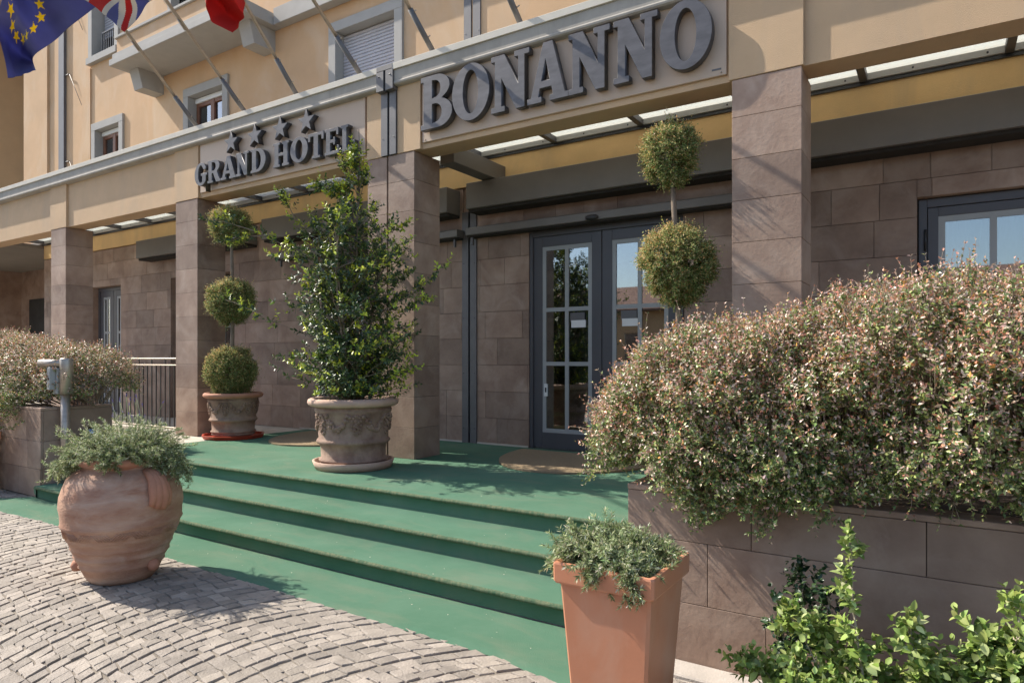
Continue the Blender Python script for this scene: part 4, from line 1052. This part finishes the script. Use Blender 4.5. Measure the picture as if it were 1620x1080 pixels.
# rosemary
def rosemary(label,c,rx,ry,z,n,trail,seed,flowers=0,cat='rosemary',group=None,hh=1.):
    global RNG
    RNG=np.random.default_rng(seed)
    t=thing('rosemary_plant',(c[0],c[1],z),label,cat,group)
    P0=[];D=[];Lt=[];lines=[];rads=[]
    for i in range(n):
        a=RNG.uniform(0,2*math.pi); q=math.sqrt(RNG.random()); x,y=c[0]+rx*q*math.cos(a)*.85,c[1]+ry*q*math.sin(a)*.85
        d=np.array([math.cos(a)*q*.9,math.sin(a)*q*.9,.75])+RNG.normal(0,.35,3); d[2]=abs(d[2])*.8+.1
        L=RNG.uniform(.10,.26)*hh
        p=np.array([x,y,z+.01]); pts=[p]; d=unit(d[None])[0]
        for k in range(5):
            d=unit((d+RNG.normal(0,.16,3)+np.array([math.cos(a)*.08*q,math.sin(a)*.08*q,-.10*q]))[None])[0]; p=p+d*L/4; pts.append(p)
            P0.append(pts[-2]); D.append(d); Lt.append(L/4)
            if RNG.random()<.55: P0.append(p); D.append(unit((d+RNG.normal(0,.5,3))[None])[0]); Lt.append(.05)
        lines.append([tuple(u) for u in pts]); rads.append(list(np.linspace(.0035,.001,6)))
    for (a0,a1,num,drop,out) in trail:   # trailing shoots over the rim
        for i in range(num):
            a=RNG.uniform(R_(a0),R_(a1)); ca,sa=math.cos(a),math.sin(a)
            p=np.array([c[0]+rx*.75*ca,c[1]+ry*.75*sa,z+.05]); pts=[p]; d=unit(np.array([[ca,sa,.45]])+RNG.normal(0,.12,3))[0]
            L=drop*RNG.uniform(.6,1.1); N=9
            for k in range(N):
                g=-.30 if k>1 else -.1
                d=unit((d+np.array([ca*out,sa*out,g])+RNG.normal(0,.10,3))[None])[0]; p=p+d*L/N*1.3; pts.append(p)
                P0.append(pts[-2]); D.append(d); Lt.append(L/N*1.3)
                if RNG.random()<.8: P0.append(p); D.append(unit((d+RNG.normal(0,.6,3))[None])[0]); Lt.append(.05)
            lines.append([tuple(u) for u in pts]); rads.append(list(np.linspace(.0035,.001,len(pts))))
    P0=np.array(P0);D=np.array(D);Lt=np.array(Lt)
    Ps,Ds,Ns,Ll,Lw,T,tips=twigs(P0,D,Lt,6,.025,.0058,ang=58,bend=.1,jit=.25,tipscale=.95,whorl=4)
    co=pick(len(Ps),[(.20,.25,.11),(.31,.37,.17),(.48,.52,.31),(.66,.66,.50),(.12,.155,.065)],[.28,.3,.22,.1,.10])
    leaf_mesh('foliage',Ps,Ds,Ns,Ll,Lw,co,'leaf_matt',t)
    stems_mesh('stems',lines,rads,'bark',t,5)
    return t
rosemary('bushy rosemary trailing over the rim of the round terracotta jar',CO,.235,.235,.86,270,[(-150,-105,16,.26,.05),(-42,-34,5,.15,.0),(12,55,26,.30,.03),(120,210,14,.16,.10),(196,218,14,.30,.16),(-128,-118,3,.22,.28)],41)
rosemary('rosemary trailing over the square orange planter',(cx-.03,cy-.01,0),(.155),.155,.745,150,[(-150,-132,6,.14,.0),(-100,-88,5,.10,.0),(-58,-38,18,.15,.02),(160,190,8,.08,.08)],42,hh=.5)
# lavender in the jar
RNG=np.random.default_rng(50)
lv=thing('lavender_plant',(-5.28,2.75,.88),'thin lavender spikes with violet tips rising from the round jar','lavender')
lines=[];fl=MB()
VF=mat('violet_flower',(.22,.16,.42),.8)
for k in range(20):
    fl=MB(); b=np.array([-5.22+RNG.normal(0,.06),2.75+RNG.normal(0,.06),.90]); tp=b+np.array([RNG.uniform(-.24,.16),RNG.uniform(-.08,.08),RNG.uniform(.24,.40)])
    mid=(b+tp)/2+np.array([RNG.normal(0,.01),0,.02]); lines.append([tuple(b),tuple(mid),tuple(tp)])
    d=unit((tp-mid)[None])[0]
    for j in range(7):
        p=tp+d*(j*.005)+RNG.normal(0,.0025,3); r=.0045*(1-abs(j-3)/5); fl.lathe([(0,-r),(r,0),(0,r)],tuple(p),5)
    fl.build('flower_head',VF,lv)
stems_mesh('stems',lines,[[.0018,.0015,.0012]]*len(lines),mat('lavender_stem',(.22,.28,.12),.7),lv,4)

# light green shrub at the lower right, dark ivy behind it
def shrub(label,name,stems_def,leaf,cols,w,m,seed,cat='shrub',loc=(0,0,0),dens=1.,round_=True,ang=60):
    global RNG
    RNG=np.random.default_rng(seed)
    t=thing(name,loc,label,cat); lines=[];rads=[];P0=[];D=[];Lt=[]
    for (b,tp,r,sp,nb) in stems_def:
        b=np.array(b,float);tp=np.array(tp,float); N=8; pts=[]
        bow=RNG.normal(0,.03,3)
        for i in range(N+1):
            u=i/N; pts.append(b+(tp-b)*u+bow*math.sin(math.pi*u)+RNG.normal(0,.006,3)*u)
        lines.append([tuple(p) for p in pts]); rads.append(list(np.linspace(r,.0018,N+1)))
        ax=unit((tp-b)[None])[0]
        for k in range(nb):
            u=RNG.uniform(.30,1.); i=min(int(u*N),N-1); p=pts[i]+(pts[i+1]-pts[i])*(u*N-i)
            d=unit((ax*.5+RNG.normal(0,.7,3)+np.array([0,-.1,.25]))[None])[0]; L=sp*RNG.uniform(.35,1)*(1.15-u*.75)
            q=p+d*L; lines.append([tuple(p),tuple((p+q)/2+np.array([0,0,.01])),tuple(q)]); rads.append([.0032,.0022,.0012])
            for j in range(int(2*dens)+1):
                v=(j+1)/(int(2*dens)+1); P0.append(p+(q-p)*v*.9); D.append(unit((d+RNG.normal(0,.45,3)+np.array([0,0,.2]))[None])[0]); Lt.append(RNG.uniform(.04,.09))
        P0.append(pts[-1]); D.append(ax); Lt.append(.06)
    P0=np.array(P0);D=np.array(D);Lt=np.array(Lt)
    Ps,Ds,Ns,Ll,Lw,T,tips=twigs(P0,D,Lt,3,leaf[0],leaf[1],ang=ang,bend=.2,up=.1,jit=.35,tipscale=.65)
    Ns=unit(Ns+np.array([-.25,-.2,.7]))
    co=pick(len(Ps),cols,w)
    leaf_mesh('foliage',Ps,Ds,Ns,Ll,Lw,co,m,t,round_=round_,curl=RNG.uniform(-.05,.45,len(Ps)))
    stems_mesh('stems',lines,rads,'bark_pale',t,6)
    return t
sd2=[((-.18,2.75,.0),(-.295,2.86,.90),.008,.12,16),((-.1,2.75,0),(-.50,2.78,.60),.007,.12,26),((-.1,2.72,0),(-.66,2.70,.40),.006,.12,24),((-.05,2.75,0),(-.10,2.80,.62),.007,.13,30),
    ((0,2.75,0),(.12,2.85,.62),.008,.14,34),((.1,2.75,0),(.30,2.80,.66),.008,.14,34),((.15,2.7,0),(.48,2.75,.60),.008,.14,30),((0,2.7,0),(-.25,2.55,.42),.006,.13,30),((.05,2.7,0),(.10,2.5,.46),.006,.14,30),((.2,2.9,0),(.42,3.0,.86),.007,.10,16),
    ((-.15,2.7,0),(-.42,2.55,.42),.006,.12,26),((.1,2.75,0),(.22,2.9,.75),.006,.10,20),((-.1,2.7,0),(-.70,2.62,.22),.006,.12,26),((-.05,2.7,0),(.32,2.5,.42),.006,.14,30)]
sd=sd2+[((b[0]+.05,b[1]+.06,b[2]),(q[0]+.09,q[1]+.10,q[2]*.82),rr_,sp_,nb_) for (b,q,rr_,sp_,nb_) in sd2[1:]]+[((.0,2.8,0),(x_,2.72+.12*math.sin(x_*31),.30+.1*math.sin(x_*17)),.006,.15,30) for x_ in (-.62,-.3,0,.3)]+[((.0,2.85,0),(x_,2.95,.50+.08*math.sin(x_*23)),.006,.13,26) for x_ in (-.30,-.05)]
shrub('light green leafy shrub at the lower right corner, growing before the stone planter','shrub',sd,(.048,.030),[(.27,.36,.09),(.36,.44,.14),(.20,.28,.06),(.46,.52,.24),(.11,.17,.045)],[.32,.27,.2,.1,.11],'leaf_matt',61,loc=(0,2.75,0))
iv=[((-.45,3.22,.0),(-.52,3.24,.62),.006,.11,26),((-.45,3.2,0),(-.62,3.18,.52),.005,.11,22),((-.4,3.2,0),(-.40,3.16,.56),.005,.10,20)]
shrub('small dark ivy-like plant against the planter wall, left of the light shrub','ivy_plant',iv,(.036,.026),[(.02,.05,.02),(.035,.075,.025),(.06,.11,.03)],[.5,.35,.15],'leaf_gloss',62,cat='ivy',loc=(-.5,3.2,0))

# ================================================================== ACROSS THE STREET (seen only mirrored in the glass)
ob=thing('street_house',(-10,-24,0),'low house with tiled roof across the street, mirrored in the door glass','building')
mb=MB(); mb.box(-45,30,-34,-24,0,4.6); mb.build('wall','stucco_wing',ob)
mb=MB(); mb.prism_x([(-23.4,4.5),(-23.4,4.62),(-29,6.6),(-34.6,4.62),(-34.6,4.5)],-45.5,30.5); mb.build('roof','tile',ob)
mb=MB()
for k in range(16): mb.box(-43+k*4.4,-41.8+k*4.4,-23.99,-23.9,1.0,3.2)
mb.build('window','glass_up',ob)
def street_tree(x,y,h,seed):
    global RNG
    RNG=np.random.default_rng(seed)
    t=thing('street_tree',(x,y,0),'street tree with a loose leafy crown, mirrored in the door glass','tree','trees across from the hotel')
    lines=[[(x,y,0),(x+.03,y,h*.3),(x,y,h*.55),(x+.05,y,h*.9)]]; rads=[[.07,.06,.045,.02]]
    P,g=cloud((x,y,h*.66),1.0,1500,1.35,seed); P=P[::1]
    for i in range(0,1500,25): lines.append([(x,y,h*.45),tuple((P[i]+np.array([x,y,h*.5]))/2),tuple(P[i])]); rads.append([.02,.012,.004])
    Ps,Ds,Ns,Ll,Lw,T,tips=twigs(P,unit(g+RNG.normal(0,.5,g.shape)),.18,5,.075,.035,ang=60)
    leaf_mesh('foliage',Ps,Ds,Ns,Ll,Lw,pick(len(Ps),[(.04,.07,.02),(.06,.10,.03)],[.5,.5]),'leaf_gloss',t)
    stems_mesh('trunk',lines,rads,'bark',t,8)
street_tree(-8.7,-2.2,4.6,71)
